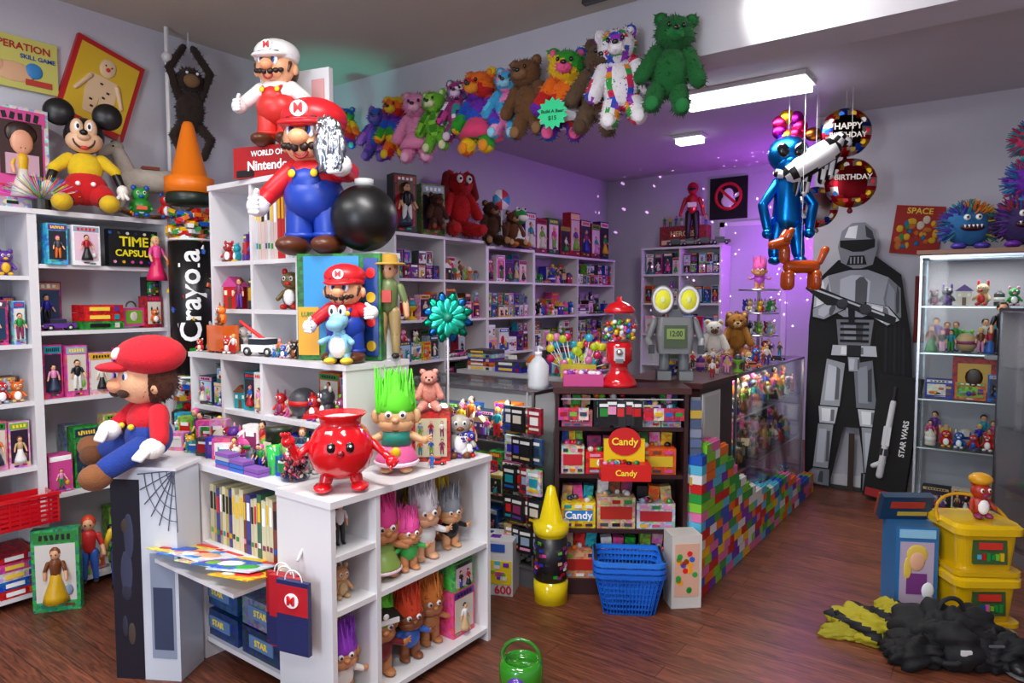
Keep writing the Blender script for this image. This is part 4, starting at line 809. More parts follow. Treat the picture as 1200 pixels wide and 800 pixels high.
b=B('sanitizer_jug'); b.m=PL; b.lathe([(.001,0),(.052,0),(.055,.02),(.055,.12),(.03,.155),(.018,.165),(.018,.18),(.001,.18)],'d8dce0',(-2.0,2.95,1.031),20); b.lathe([(.02,0),(.02,.02)],'f4f4f4',(-2.0,2.95,1.205),12); b.limb((-2.0,2.95,1.22),(-2.0,2.95,1.25),.005,.005,'f0f0f0',6); b.limb((-2.0,2.95,1.25),(-1.96,2.93,1.245),.006,.005,'f0f0f0',6); b.tor((-2.04,2.97,1.12),.03,.008,'e0e4e8',12,6,(pi/2,0,.5)); b.done()
b=B('pink_candy_tray'); b.push((-1.76,3.0,1.062),ca); b.m=PL; b.box((0,0,.03),(.2,.12,.06),'c84a88'); b.m=GL
for i in range(40): b.sph((R.uniform(-.09,.09),R.uniform(-.05,.05),.065),(.016,.012,.012),R.choice(['f090c0','c02060','e8e8f0','8a40b0','e04080']),6,5)
b.done()
b=B('gumball_machine'); b.push((-1.60,3.085,1.062),.5,1.06); b.m=GL; rd='d01420'
b.lathe([(.001,0),(.085,0),(.088,.012),(.07,.04),(.045,.07),(.04,.1),(.062,.12),(.062,.2),(.05,.21),(.001,.21)],rd,seg=28); b.box((0,-.06,.155),(.05,.03,.06),'c8ccd0'); b.m=ME; b.sph((0,-.08,.165),(.016,.014,.016),'e0e0e0'); b.box((0,-.07,.125),(.035,.03,.02),'a0a0a0'); 
b.m=CG; b.sph((0,0,.285),(.088,.088,.085),'ffffff',24,14); b.m=GL
for i in range(140):
    a=R.uniform(0,6.28); q=R.random()**.5*.07; b.sph((q*math.cos(a),q*math.sin(a),R.uniform(.225,.31)),.011,R.choice(['e02020','f2c416','f5f5f5','2060d0','30a040','e84fa0']),7,5)
b.lathe([(.07,.345),(.075,.36),(.05,.39),(.015,.4),(.012,.42),(.001,.425)],rd,seg=28); b.done()
def robot(name,x,y,z,sc,c):
    b=B(name); b.push((x,y,z),.5,sc); b.m=PL; b.loft([(.5,.35,.06,.3),(.55,.38,.06,.5),(.5,.36,.06,.72)],c); b.box((0,-.19,.5),(.34,.03,.26),'4a5a40'); b.box((0,-.21,.53),(.26,.02,.12),'88a058'); b.text('12:00',.09,'202820',(0,-.222,.53)); b.box((0,0,.76),(.2,.2,.08),'5a5e62')
    for s in (-1,1):
        b.lathe([(.001,0),(.15,0),(.17,.04),(.17,.14),(.001,.14)],c,(s*.19,-.02,.92),20,(pi/2,0,0)); b.m=MT; b.lathe([(.001,0),(.12,.0),(.12,.01),(.001,.01)],'f0f040',(s*.19,-.16,.92),20,(pi/2,0,0)); b.m=PL; b.tor((s*.19,-.165,.92),.135,.022,'e8e8ec',22,6,(pi/2,0,0)); b.sph((s*.19,-.172,.92),(.04,.012,.04),'e8f0a0',8,6)
        b.limb((s*.3,0,.66),(s*.4,-.05,.45),.06,.05,'808488'); b.limb((s*.4,-.05,.45),(s*.36,-.25,.36),.05,.05,'9a9ea2'); b.box((s*.36,-.3,.36),(.09,.08,.1),'44484c')
        b.limb((s*.14,0,.3),(s*.15,0,.12),.08,.08,'707478'); b.box((s*.16,-.05,.05),(.2,.36,.1),c); 
        for k in range(4): b.box((s*.16,-.2+.1*k,.05),(.21,.04,.11),'3a3e42')
    b.box((0,0,.78),(.52,.1,.05),'8a8e92'); b.done()
robot('retro_robot_toy',-1.5,3.54,1.062,(.36,.36,.47),'7c7e80'); robot('silver_robot_toy',-1.62,3.82,1.062,(.2,.2,.24),'909296')
b=B('owl_plush'); b.push((-1.66,4.6,1.062),.4); bear(b,.30,'d8d4cc','6a4a34','sit',.006,'b89050'); b.done()
b=B('lion_plush'); b.push((-1.62,4.95,1.062),.4); bear(b,.35,'a06a24','d8b880','sit',.006); b.m=FZ; b.push(sc=.35); hairdo(b,(0,.06,.8),.2,.22,'6a3a14',30); b.pop(); b.done()
b=B('counter_top_toys')
for i in range(44): b.push((-1.7+R.uniform(0,.38),3.72+i*.04,1.062),.6+R.uniform(-.3,.3)); k=R.random(); fig(b,R.uniform(.07,.14)) if k<.35 else critter(b,R.uniform(.07,.14)) if k<.6 else odd(b,R.uniform(.07,.12)) if k<.85 else car(b,.1); b.pop()
b.done()
b=B('tiered_toy_rack'); b.push((-1.6,5.4,1.062),.4); b.m=ME; b.cyl((0,0,0),.012,.5,'c0c0c8',seg=8)
for z in (.15,.32,.5): b.lathe([(.001,0),(.15,0),(.15,.012),(.001,.012)],'c8ccd4',(0,0,z),20)
b.m=PL
for z in (.165,.335):
    for k in range(8): a=k*pi/4; b.push((.1*math.cos(a),.1*math.sin(a),z),a*.2); critter(b,.1); b.pop()
b.push((0,0,.513)); troll(b,.26,'f060b0','c050d0'); b.pop(); b.done()
b=B('shopping_baskets'); b.push((-1.47,2.95,0),.55,.94); b.m=PL
for lv,cc in ((0,'1560c8'),(.03,'1a6ad8'),(.06,'2478e0')):
    w0,d0,w1,d1=.25,.2,.34,.26; hh=.2
    for k in range(8):
        t=k/7; w=w0+(w1-w0)*t; d=d0+(d1-d0)*t; z=lv+hh*t; b.loft([(w,d,.04,z),(w,d,.04,z+.009),(w-.008,d-.008,.04,z+.009),(w-.008,d-.008,.04,z)],cc,(False,False))
    b.loft([(w1+.025,d1+.025,.05,lv+hh),(w1+.025,d1+.025,.05,lv+hh+.02),(w1-.01,d1-.01,.045,lv+hh+.02),(w1-.01,d1-.01,.045,lv+hh)],cc,(False,False))
    b.loft([(w0,d0,.04,lv),(w0,d0,.04,lv+.006)],cc)
    for k in range(15):
        u=(k/14-.5)*.84
        for s in (-1,1): b.limb((u*w0,s*d0/2,lv),(u*w1,s*d1/2,lv+hh),.0035,.0035,cc,4); b.limb((s*w0/2,u*d0,lv),(s*w1/2,u*d1,lv+hh),.0035,.0035,cc,4)
for s in (-1,1): b.limb((s*.17,-.1,.285),(s*.17,.1,.285),.008,.008,'1a1a1c',6)
b.done()
b=B('yellow_crayon_bank'); b.push((-1.82,2.80,0),.5); b.m=GL; r=.078
b.lathe([(.001,0),(r+.008,0),(r+.008,.1),(r,.105),(r,.34),(r+.01,.345),(r+.012,.36),(r+.012,.40),(r-.02,.405),(.02,.57),(.001,.58)],'ecd008',seg=26); b.m=PL
b.lathe([(r+.002,.11),(r+.002,.33)],'1c1c22',seg=26)
for i in range(60): a=R.uniform(0,6.28); b.box(((r+.003)*math.cos(a),(r+.003)*math.sin(a),R.uniform(.13,.31)),(.004,.022,.014),rc(),rz=a)
b.done()
b=B('toy_brick_box'); b.push((-2.12,2.66,0),.4); b.m=PL; b.box((0,.08,.14),(.28,.18,.28),'c8c8cc'); b.box((0,-.012,.12),(.27,.004,.12),'d8c018'); b.text('600',.06,'c02030',(.09,-.015,.03)); b.box((0,-.012,.245),(.2,.004,.04),'2050a8')
for i in range(26): b.box((R.uniform(-.11,.11),-.016,R.uniform(.08,.17)),(.03,.004,.02),R.choice(LB))
for i in range(8): b.box((R.uniform(-.1,.1),R.uniform(.03,.14),.281),(.05,.04,.004),R.choice(LB))
b.done()
b=B('candy_carton'); b.push((-1.24,3.11,0),.75); b.m=PL; b.box((0,.05,.18),(.15,.12,.36),'d0ccc4'); b.box((0,-.012,.19),(.12,.004,.26),'d8a890'); b.box((.0765,.05,.2),(.003,.09,.24),'c83020')
for i in range(18): b.disc((R.uniform(-.045,.045),-.016,R.uniform(.08,.3)),.014,.014,R.choice(['e02020','f0a020','2a60c0','30a040']),.003,8)
b.done()
b=B('green_watering_can'); b.push((-1.48,2.07,0),.4); b.m=GL; b.lathe([(.001,0),(.07,0),(.085,.03),(.085,.1),(.07,.12),(.06,.12),(.07,.1),(.001,.1)],'2f8a20',seg=22); b.tor((0,0,.12),.075,.008,'2f7a20',22,6,(pi/2,0,0),pi,0); b.sph((0,-.085,.05),(.04,.02,.04),'5a3a9a'); b.done()
# ------------------------------------------------------------ far wall: cutout, posters, gun box
b=B('armoured_trooper_cutout'); b.push((-.99,5.80,0),.04); b.m=MT
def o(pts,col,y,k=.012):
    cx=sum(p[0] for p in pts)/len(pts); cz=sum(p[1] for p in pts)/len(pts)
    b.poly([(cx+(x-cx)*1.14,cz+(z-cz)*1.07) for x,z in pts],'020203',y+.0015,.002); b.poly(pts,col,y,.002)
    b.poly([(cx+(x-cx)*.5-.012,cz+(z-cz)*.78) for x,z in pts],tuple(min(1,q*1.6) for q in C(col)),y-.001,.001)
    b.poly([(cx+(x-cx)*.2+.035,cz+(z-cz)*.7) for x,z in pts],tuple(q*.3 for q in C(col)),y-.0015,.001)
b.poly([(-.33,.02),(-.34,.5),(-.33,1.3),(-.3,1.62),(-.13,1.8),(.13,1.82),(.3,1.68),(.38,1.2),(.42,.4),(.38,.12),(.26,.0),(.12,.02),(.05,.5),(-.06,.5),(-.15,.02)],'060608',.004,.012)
for k in range(6): b.poly([(.2+.03*k,1.6-.08*k),(.215+.03*k,1.6-.08*k),(.24+.032*k,.2),(.22+.03*k,.2)],['1c1e26','101116'][k%2],.0025,.002)
b.poly([(-.11,1.78),(-.135,1.9),(-.11,2.02),(-.04,2.08),(.05,2.08),(.12,2.02),(.14,1.9),(.11,1.76),(.0,1.72)],'8d9199',0,.004)
b.poly([(-.09,1.97),(-.06,2.05),(.0,2.06),(-.01,1.96)],'f0f2f6',-.002,.002); b.poly([(.06,1.97),(.05,2.06),(.1,2.01),(.12,1.94)],'3a3d44',-.002,.002)
b.poly([(-.12,1.9),(-.12,1.95),(.12,1.95),(.12,1.89),(.04,1.86),(-.03,1.86)],'050506',-.004,.003); b.poly([(-.05,1.83),(.05,1.83),(.07,1.76),(-.07,1.76)],'101114',-.004,.003)
for k in range(4): b.poly([(-.045+.025*k,1.82),(-.035+.025*k,1.82),(-.035+.025*k,1.77),(-.045+.025*k,1.77)],'a0a4ac',-.006,.002)
g1='a4a9b2';g2='c8cdd5';g3='767b84'
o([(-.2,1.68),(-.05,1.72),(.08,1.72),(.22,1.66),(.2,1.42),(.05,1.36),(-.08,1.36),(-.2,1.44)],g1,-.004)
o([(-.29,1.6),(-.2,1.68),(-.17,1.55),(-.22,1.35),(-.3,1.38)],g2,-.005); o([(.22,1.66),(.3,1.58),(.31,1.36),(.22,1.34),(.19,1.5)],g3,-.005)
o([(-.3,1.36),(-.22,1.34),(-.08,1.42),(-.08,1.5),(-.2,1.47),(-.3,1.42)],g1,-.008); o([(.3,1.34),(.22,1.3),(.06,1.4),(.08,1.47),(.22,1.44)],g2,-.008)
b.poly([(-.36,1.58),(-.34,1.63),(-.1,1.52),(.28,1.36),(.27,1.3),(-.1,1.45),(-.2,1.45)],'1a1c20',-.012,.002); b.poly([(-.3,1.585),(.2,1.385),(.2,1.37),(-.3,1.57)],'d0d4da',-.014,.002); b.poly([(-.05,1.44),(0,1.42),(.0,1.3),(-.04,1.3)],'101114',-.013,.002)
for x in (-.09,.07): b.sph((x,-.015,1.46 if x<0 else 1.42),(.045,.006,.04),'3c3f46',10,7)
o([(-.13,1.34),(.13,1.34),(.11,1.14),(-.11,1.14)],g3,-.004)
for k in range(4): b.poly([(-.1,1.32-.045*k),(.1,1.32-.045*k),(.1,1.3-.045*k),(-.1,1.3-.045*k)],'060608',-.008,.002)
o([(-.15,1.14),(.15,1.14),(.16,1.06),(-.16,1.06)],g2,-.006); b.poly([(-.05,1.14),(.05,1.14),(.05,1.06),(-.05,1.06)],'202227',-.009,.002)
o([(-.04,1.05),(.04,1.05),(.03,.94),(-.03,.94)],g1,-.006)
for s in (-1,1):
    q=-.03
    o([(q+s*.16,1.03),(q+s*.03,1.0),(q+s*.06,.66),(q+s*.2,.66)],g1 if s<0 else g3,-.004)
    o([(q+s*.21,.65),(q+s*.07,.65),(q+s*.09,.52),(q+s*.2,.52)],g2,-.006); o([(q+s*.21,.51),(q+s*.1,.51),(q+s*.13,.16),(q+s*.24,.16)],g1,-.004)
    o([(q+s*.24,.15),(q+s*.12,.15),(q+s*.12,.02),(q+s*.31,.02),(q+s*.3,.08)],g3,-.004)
b.b2((-.2,.01,0),(.2,.1,.012),'2a2a2a'); b.b2((-.02,.017,.01),(.02,.03,.45),'3a2a20'); b.done()
b=B('toy_blaster_box'); b.push((-.74,5.60,0),-.05,1,ry=.1); b.m=MT; b.box((0,.06,.48),(.27,.1,.92),'060608'); b.text('STAR WARS',.05,'f0f0f0',(.08,.005,.5),ry=-pi/2); b.limb((-.04,0,.2),(-.02,0,.75),.025,.02,'d4d6da'); b.limb((-.03,0,.3),(-.09,0,.26),.02,.018,'c8ccd0'); b.limb((-.02,0,.75),(-.02,0,.86),.012,.012,'2a2a2e'); b.box((-.03,-.01,.5),(.05,.02,.14),'d8dade'); b.box((-.03,-.012,.38),(.06,.02,.05),'2a2a2e'); b.box((0,.004,.06),(.24,.004,.06),'a02020'); b.done()
b=B('toy_poster'); b.push((-.61,5.93,2.01),0,1,ry=.12); b.m=MT; b.box((0,0,0),(.32,.01,.36),'a02418')
for i in range(26): b.sph((R.uniform(-.12,.12),-.006,R.uniform(-.14,.12)),(R.uniform(.015,.035),.004,R.uniform(.015,.035)),R.choice(['d8a820','2a6a90','308040','d8c8b0','a02018','c06820']),8,5)
b.text('SPACE',.06,'f0d040',(0,-.008,.14)); b.done()
b=B('toy_poster'); b.push((-.5,5.93,1.42)); b.m=MT; b.box((0,0,0),(.22,.01,.5),'7a2018')
for i in range(18): b.sph((R.uniform(-.08,.08),-.006,R.uniform(-.2,.2)),(.022,.004,.026),R.choice(['d8a820','2a6a90','308040','d8c8b0']),8,5)
b.done()
showcase('glass_cabinet',(-.52,5.3,0),0,.6,.42,1.79,.08,(.5,.83,1.14,1.45),basec='8a8a8e',frame='b0b4b8',e=3,backc='a8a6b0')
b=B('cabinet_top_board'); b.b2((-.54,5.28,1.792),(.1,5.74,1.82),'8a5a3a'); b.done()
for z,s_ in ((.09,'box'),(.505,'crit'),(.835,'box'),(1.145,'fig'),(1.455,'crit')): fill({'box':'boxed_toys','crit':'toy_figurines','fig':'action_figures'}[s_],(-.5,5.34,0),0,.02,.56,z,.25,.2,s_)
fill('toy_figurines',(-.5,5.46,0),0,.02,.56,1.145,.25,.2,'crit'); fill('action_figures',(-.5,5.46,0),0,.02,.56,.505,.25,.2,'fig')
b=B('gold_box_set'); b.push((-.2,5.38,.835)); b.m=PR; b.box((0,.04,.14),(.24,.08,.28),'a01818'); b.m=PL; b.box((0,-.002,.15),(.18,.003,.18),'c89a20'); b.sph((0,-.004,.15),(.05,.006,.06),'3a2010',8,6); b.done()
b=B('suited_action_figure'); b.push((-.06,5.22,1.15),.2); fig(b,.33,'15161c','15161c','2a1a10'); b.box((0,.04,-.02),(.14,.1,.02),'9a9da2'); b.done()
showcase('glass_cabinet',(.12,4.6,0),.5,.5,.4,1.45,.08,(.4,.75,1.1),basec='5a5a5e',frame='9a9da2',e=2)
for z,s_ in ((.405,'crit'),(.755,'crit'),(1.105,'fig'),(.09,'box')): fill('boxed_toys' if s_=='box' else 'toy_figurines',(.13,4.65,0),.5,.02,.44,z,.28,.2,s_)
def monster(name,x,y,z,rr,cols):
    b=B(name); b.push((x,y,z),.3,rr); b.m=FZ; b.sph((0,0,.95),(.8,.65,.8),cols[0],18,12,fuzz=.03)
    for i in range(520):
        a=R.uniform(0,2*pi); e=R.uniform(-.6,1.5)
        d=Vector((math.cos(a)*math.cos(e),math.sin(a)*math.cos(e),math.sin(e)))
        if d.y<-.6 and d.z<.6: continue
        b.limb((d.x*.7,d.y*.6,.95+d.z*.7),(d.x*1.05+R.uniform(-.14,.14),d.y*.95,.95+d.z*1.05+R.uniform(-.1,.05)),.06,.02,cols[int((d.x+1)*2.2+R.random()*1.6)%len(cols)],4)
    b.m=PL
    for s in (-1,1): b.sph((s*.2,-.62,1.25),.12,'f4f4ee'); b.sph((s*.2,-.72,1.25),.05,'101010',8,6); b.sph((s*.4,-.4,.14),(.28,.36,.14),cols[1])
    b.sph((0,-.6,.85),(.42,.13,.15),'3a0a14'); 
    for k in range(5): b.lathe([(.05,0),(.001,-.13)],'ffffff',(-.28+.14*k,-.72,.95),6)
    b.done()
monster('furry_monster_puppet',-.27,5.46,1.822,.165,['2a6aa0','4a3aa8','309098','e07a20','d0a020','2a8a60'])
monster('furry_monster_puppet',.02,5.46,1.822,.17,['3a2a60','6a2aa0','a03040','2a5ab8','209060','302a4a'])
monster('furry_monster_puppet',.05,5.50,2.1,.15,['6a2aa8','2a7ab8','c02050','d89020','30a060'])
monster('furry_monster_puppet',.07,5.48,2.36,.14,['c03060','2a9aa8','7a30b0','30a060','d87020'])
# right foreground
b=B('yellow_storage_bin')
def ybin(b,z):
    b.m=GL; b.loft([(.24,.22,.04,z),(.27,.25,.04,z+.19)],'dcb00c',n=6); b.loft([(.31,.29,.05,z+.19),(.31,.29,.05,z+.22),(.28,.26,.05,z+.235)],'e8bc10',n=6); b.loft([(.3,.28,.04,z),(.3,.28,.04,z+.02)],'dcb00c',n=6); b.m=PL; b.box((0,-.123,z+.11),(.15,.012,.11),'3a5a30',rx=-.08); b.box((0,-.13,z+.14),(.1,.01,.03),'d03020',rx=-.08)
    for k in range(6): b.box((-.05+.02*k,-.132,z+.09),(.016,.01,.02+.008*(k%3)),R.choice(LB))
    b.m=GL; b.tor((0,0,z+.21),.16,.008,'d8a010',20,6,(pi/2-.9,0,0),pi,0)
b.push((-.12,3.84,0),.62); ybin(b,.0); b.pop(); b.push((-.12,3.84,.24),.58); ybin(b,0); b.pop(); b.done()
b=B('dog_figure_toy'); b.push((-.1,3.84,.478),.6); critter(b,.18,'b03018'); b.push((0,0,.16)); b.sph((0,0,.02),(.05,.05,.03),'e0a016'); b.pop(); b.done()
b=B('toy_carton'); b.push((-.37,3.76,0),.5); b.m=PL; b.box((0,0,.21),(.19,.16,.42),'2f6fa8'); b.box((0,-.082,.2),(.15,.004,.3),'b8a8c0'); b.sph((0,-.085,.26),(.035,.008,.05),'e8b090'); b.sph((0,-.083,.29),(.05,.006,.05),'e0c050'); b.sph((-.04,-.083,.22),(.02,.006,.06),'e0c050'); b.box((0,-.083,.15),(.09,.008,.1),'7a3a80'); b.sph((.05,-.085,.12),(.03,.008,.04),'f0f4f8'); b.box((0,-.083,.39),(.16,.006,.04),'90c8e8')
for k in range(5): b.box((.096,-.05+.025*k,.1+.06*k),(.003,.02,.06),rc())
b.done()
b=B('board_game_box'); b.push((-.4,3.79,.425),.6,1,rx=.35); b.m=PL; b.box((0,0.02,.06),(.24,.04,.13),'1c3a58'); b.box((0,-.002,.08),(.16,.003,.035),'b83a20'); b.box((0,.06,.04),(.22,.03,.12),'8a3a20'); b.box((.03,-.003,.03),(.14,.004,.02),'d0b040'); b.done()
yk=lambda p:C('141416' if int((p[0]*1.2+p[1]*.8+p[2]*2+5)*11)%3==0 else 'a89c18')
b=B('yellow_jacket'); b.m=MT; b.push((-.46,3.36,0),.4); b.cloth((0,0,.03),(.17,.12,.07),yk,.3,5,1.0); b.cloth((.12,.06,.03),(.12,.1,.08),yk,.32,6,2.2); b.cloth((-.1,-.06,.015),(.12,.05,.04),'9a9018',.3,6,4.0); b.done()
b=B('black_backpack'); b.m=MT; b.push((-.17,3.36,0),.6); b.cloth((0,0,.08),(.19,.15,.11),'0b0b0e',.28,4,.7); b.cloth((-.15,-.06,.04),(.15,.1,.07),'08080a',.3,5,2.1); b.cloth((.12,-.1,.05),(.13,.08,.08),'101014',.3,6,3.3)
b.tor((0,0,.19),.05,.01,'18181c',14,6,(pi/2,0,0),pi,0)
for s in (-1,1): b.tor((s*.08,-.1,.1),.09,.012,'1a1a1e',14,6,(.6,s*.4,0))
b.box((-.05,-.19,.1),(.04,.01,.02),'d8d8d8'); b.box((.08,-.17,.12),(.06,.006,.008),'5a5a60'); b.done()
b=B('sneaker_pair'); b.m=PL
for dx,dy,rr in ((0,0,.3),(.12,.05,-.2)):
    b.push((.04+dx,3.38+dy,.0),rr,.32); b.sph((0,0,.05),(.17,.45,.05),'5a5a5e',16,8); b.sph((0,-.15,.13),(.15,.28,.1),'141418',14,9); b.sph((0,.15,.21),(.14,.25,.2),'121216',14,9); b.tor((0,.18,.36),.09,.035,'6a5a4a',14,6)
    for k in range(4): b.limb((-.07,-.12+.07*k,.23+.03*k),(.07,-.12+.07*k,.23+.03*k),.012,.012,'c8c8c8',5)
    b.pop()
b.done()
# ------------------------------------------------------------ balloons
def foil(name,x,y,z,r,base,cols,t=None):
    b=B(name); b.push((x,y,z),.4); b.m=ME; b.sph((0,0,0),(r,r*.38,r),lambda p:C(base if math.hypot(p[0],p[2])<r*.62 else cols[int((math.atan2(p[2],p[0])+pi)*3)%len(cols)]),32,18)
    b.m=PL
    if t:
        for k,q in enumerate(t): b.text(q,.05 if len(q)>6 else .06,'e8e0d8',(0,-r*.39,.03-k*.06))
    for i in range(10): a=i*.628; b.disc((r*.74*math.cos(a),-r*.27,r*.74*math.sin(a)),.018,.018,R.choice(['e02040','f0c020','3080e0','f0f0f0']),.01,8)
    b.limb((0,0,-r),(0,0,-r-.02),.01,.02,base,6); b.limb((0,0,r*.9),(0,0,2.95-z),.0015,.0015,'dddddd',4)
    b.done()
foil('happy_birthday_balloon',-1.0,5.3,2.66,.17,'1a100c',['b82030','c8b8a8','2040a0','c89020'],['HAPPY','BIRTHDAY'])
foil('happy_birthday_balloon',-.95,5.25,2.3,.17,'801820',['b82030','c8b8a8','b82030','c89020'],['BIRTHDAY'])
foil('happy_birthday_balloon',-1.2,5.4,2.17,.15,'a8a0a0',['b82030','c8b8a8','2040a0','c89020'])
b=B('zebra_foil_balloon'); b.push((-1.15,5.12,2.47),.4); b.m=PL
zb=lambda p:C('e8e8e8' if int((p[0]*1.3+p[2]*.6+math.sin(p[2]*25)*.02+5)*28)%2 else '080808')
b.limb((-.14,0,-.08),(.08,0,.05),.09,.085,zb,24); b.limb((.08,0,.05),(.15,0,.13),.06,.045,zb,18); b.limb((.15,0,.13),(.2,0,.1),.04,.03,zb,14); b.limb((-.17,0,-.1),(-.25,0,-.09),.05,.03,zb,16)
for x_,z_ in ((-.13,-.2),(-.05,-.15),(.06,-.07),(.11,-.04)): b.limb((x_,0,z_+.06),(x_-.02,0,z_-.08),.035,.028,zb,12)
b.limb((0,0,.1),(0,0,.48),.0015,.0015,'dddddd',4); b.done()
b=B('inflatable_alien'); b.push((-1.33,5.1,1.74),.45); b.m=ME; al='1a80d8'
b.sph((0,0,.78),(.14,.12,.13),al,18,12); b.sph((0,-.03,.70),(.09,.09,.09),al); b.limb((0,0,.62),(0,0,.32),.08,.10,al,14)
for s in (-1,1):
    b.limb((s*.07,0,.58),(s*.17,-.03,.42),.038,.034,al); b.limb((s*.17,-.03,.42),(s*.14,-.06,.26),.034,.034,al); b.sph((s*.14,-.06,.22),.038,al)
    b.limb((s*.055,0,.3),(s*.08,-.02,.08),.062,.045,al); b.sph((s*.085,-.05,.03),(.045,.08,.032),al); b.m=GL; b.sph((s*.055,-.11,.79),(.04,.02,.055),'080a0e',rot=(0,s*.4,0)); b.m=ME
b.limb((0,0,.88),(0,0,1.2),.002,.002,'dddddd',4); b.done()
b=B('foil_flower_balloon'); b.push((-1.34,5.15,2.72),.4); b.m=ME
for k in range(7): a=k*.9; b.sph((.07*math.cos(a),0,.07*math.sin(a)),(.055,.03,.055),['d02060','a01890','d8a020'][k%3],12,8)
b.sph((.16,0,-.06),(.06,.03,.05),'8a4a20'); b.limb((0,0,.07),(0,0,.22),.002,.002,'dddddd',4); b.done()
b=B('balloon_dog'); b.push((-1.20,5.0,1.56),.6,1.15); b.m=GL; oc='b8480a'
b.limb((-.07,0,.14),(.07,0,.14),.04,.04,oc,12); b.limb((-.1,0,.19),(-.1,0,.24),.035,.035,oc); b.limb((-.1,0,.29),(-.17,0,.27),.035,.03,oc)
for x in (-1,1): b.limb((x*.08,-.03,.09),(x*.08,-.03,.03),.032,.032,oc); b.limb((x*.08,.03,.09),(x*.08,.03,.03),.032,.032,oc); b.limb((-.1,x*.04,.31),(-.08,x*.05,.35),.025,.02,oc)
b.limb((.11,0,.17),(.14,0,.24),.02,.025,oc); b.limb((0,0,.18),(0,0,1.2),.0015,.0015,'dddddd',4); b.done()
# ------------------------------------------------------------ lamps
def fixture(name,x,y,z,w,d,e,col=(1,.98,.95)):
    b=B(name); b.b2((x-w/2-.02,y-d/2-.02,z-.03),(x+w/2+.02,y+d/2+.02,z),'e8e8ea'); b.m=EM
    b.b2((x-w/2,y-d/2,z-.075),(x+w/2,y+d/2,z-.03),'c8ccd8'); b.done()
    l=bpy.data.lights.new(name+'_light','AREA'); l.shape='RECTANGLE'; l.size=w; l.size_y=d; l.energy=e; l.color=col
    o_=bpy.data.objects.new(name+'_light',l); o_.location=(x,y,z-.08); bpy.context.collection.objects.link(o_)
fixture('fluorescent_ceiling_light',-1.56,4.80,2.95,.84,.26,30)
fixture('fluorescent_ceiling_light',-2.38,5.9,2.95,.22,.12,3)
fixture('fluorescent_ceiling_light',-1.2,1.2,3.08,1.2,.3,52)  # this and the next two: unseen fixtures added to light the front room
fixture('fluorescent_ceiling_light',-2.6,.2,3.08,1.2,.3,36)
fixture('fluorescent_ceiling_light',.3,-.6,3.08,1.2,.3,42)
def lamp(name,t,loc,e,col,size=.05,target=None,**k):
    l=bpy.data.lights.new(name,t); l.energy=e; l.color=col
    if t!='AREA': l.shadow_soft_size=size
    for a,v in k.items(): setattr(l,a,v)
    o_=bpy.data.objects.new(name,l); o_.location=loc; bpy.context.collection.objects.link(o_)
    if target: o_.rotation_euler=(Vector(target)-Vector(loc)).to_track_quat('-Z','Y').to_euler()
    return o_
b=B('added_window_1'); b.m=ME;  # unseen glowing window, added behind the camera for soft front light
for x in (-2.6,-1.0,.6): b.b2((x-.03,YB,.6),(x+.03,YB+.04,2.5),'b0b0b4')
for z in (.6,2.5): b.b2((-2.63,YB,z-.03),(.63,YB+.04,z+.03),'b0b0b4')
b.m=EM; b.b2((-2.57,YB,.63),(.57,YB+.01,2.47),'7888a0'); b.done()
lamp('added_front_fill','AREA',(-1.0,YB+.06,1.55),50,(.9,.94,1),target=(-1.0,3,1.4),shape='RECTANGLE',size=3.1,size_y=1.8)  # area lamp added behind the camera as cool fill from the front wall
b=B('track_spotlight'); b.m=PL; b.b2((-1.9,3.2,3.05),(-1.2,3.24,3.08),'3a3a3c'); b.lathe([(.045,0),(.05,.05),(.03,.1)],'d8d8d8',(-1.15,3.2,2.96),16); b.m=EM; b.sph((-1.15,3.2,2.955),.035,'ffffff'); b.done()
lamp('track_spotlight_light','SPOT',(-1.12,3.05,2.92),34,(1,.97,.9),.04,target=(-.5,3.42,2.92),spot_size=2.2,spot_blend=.7)
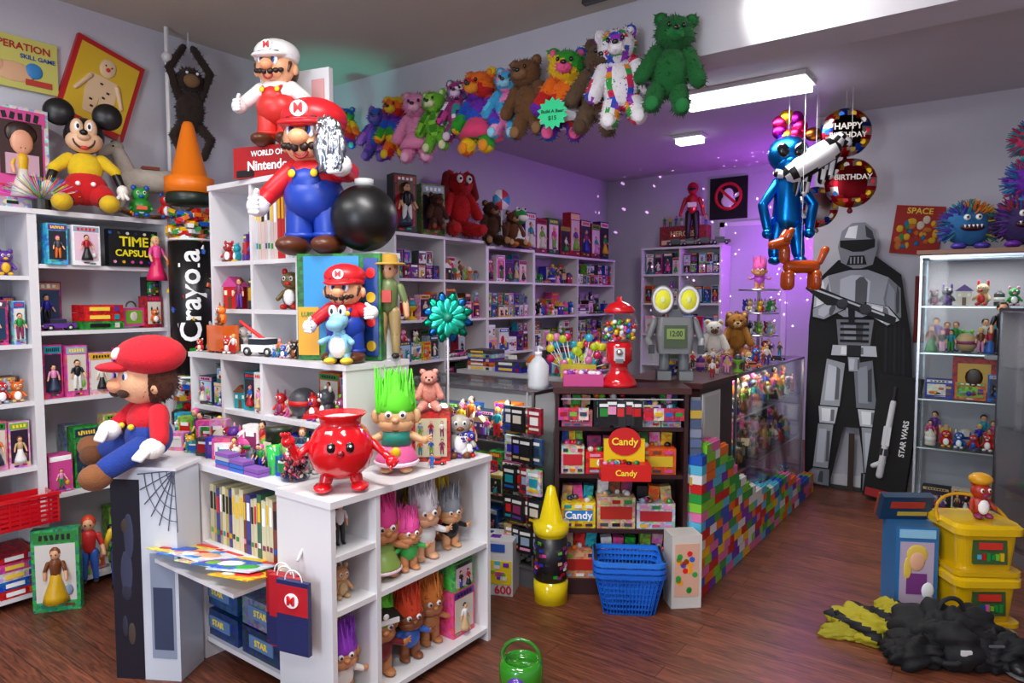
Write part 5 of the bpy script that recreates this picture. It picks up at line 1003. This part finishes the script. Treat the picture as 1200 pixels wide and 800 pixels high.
b=B('teal_led_puck'); b.m=EM; b.lathe([(.03,0),(.03,.02),(.001,.02)],'20d0b0',(-3.85,2.95,1.935),12); b.done()
lamp('teal_led_light','SPOT',(-3.85,2.95,1.98),14,(.05,1,.8),.1,target=(-3.88,3.2,3.1),spot_size=1.1,spot_blend=1)
b=B('purple_party_light'); b.m=EM; b.sph((-1.75,7.1,2.2),.03,'c040ff'); b.m=PL; b.limb((-1.75,7.1,2.23),(-1.75,7.1,2.94),.006,.006,'333333',5); b.done()
lamp('purple_party_light_glow','POINT',(-1.8,7.05,2.1),22,(.55,.08,1),.08)
sp=lamp('star_projector_light','SPOT',(-1.9,6.2,1.6),650,(.95,.5,1),.003,target=(-2.3,7.6,2.1),spot_size=1.7,spot_blend=.4)
l=sp.data; l.use_nodes=True; nt=l.node_tree; em=nt.nodes['Emission']; tc=nt.nodes.new('ShaderNodeTexCoord'); vo=nt.nodes.new('ShaderNodeTexVoronoi'); vo.inputs['Scale'].default_value=18
lt=nt.nodes.new('ShaderNodeMath'); lt.operation='LESS_THAN'; lt.inputs[1].default_value=.11; mu=nt.nodes.new('ShaderNodeMath'); mu.operation='MULTIPLY'; mu.inputs[1].default_value=1.0
nt.links.new(tc.outputs['Normal'],vo.inputs['Vector']); nt.links.new(vo.outputs['Distance'],lt.inputs[0]); nt.links.new(lt.outputs[0],mu.inputs[0]); nt.links.new(mu.outputs[0],em.inputs['Strength'])
# ------------------------------------------------------------ world, camera
w=bpy.data.worlds.new('World'); bpy.context.scene.world=w; w.use_nodes=True; w.node_tree.nodes['Background'].inputs[0].default_value=(.6,.65,.75,1); w.node_tree.nodes['Background'].inputs[1].default_value=.3
bpy.context.scene.view_settings.view_transform='Standard'
cam=bpy.data.cameras.new('camera'); cam.lens=24; cam.sensor_width=36; cam.clip_start=.05
co=bpy.data.objects.new('camera',cam); bpy.context.collection.objects.link(co); co.location=(0,0,1.5)
co.rotation_euler=(pi/2-math.atan(50/800),0,math.atan(590/801.56)); bpy.context.scene.camera=co
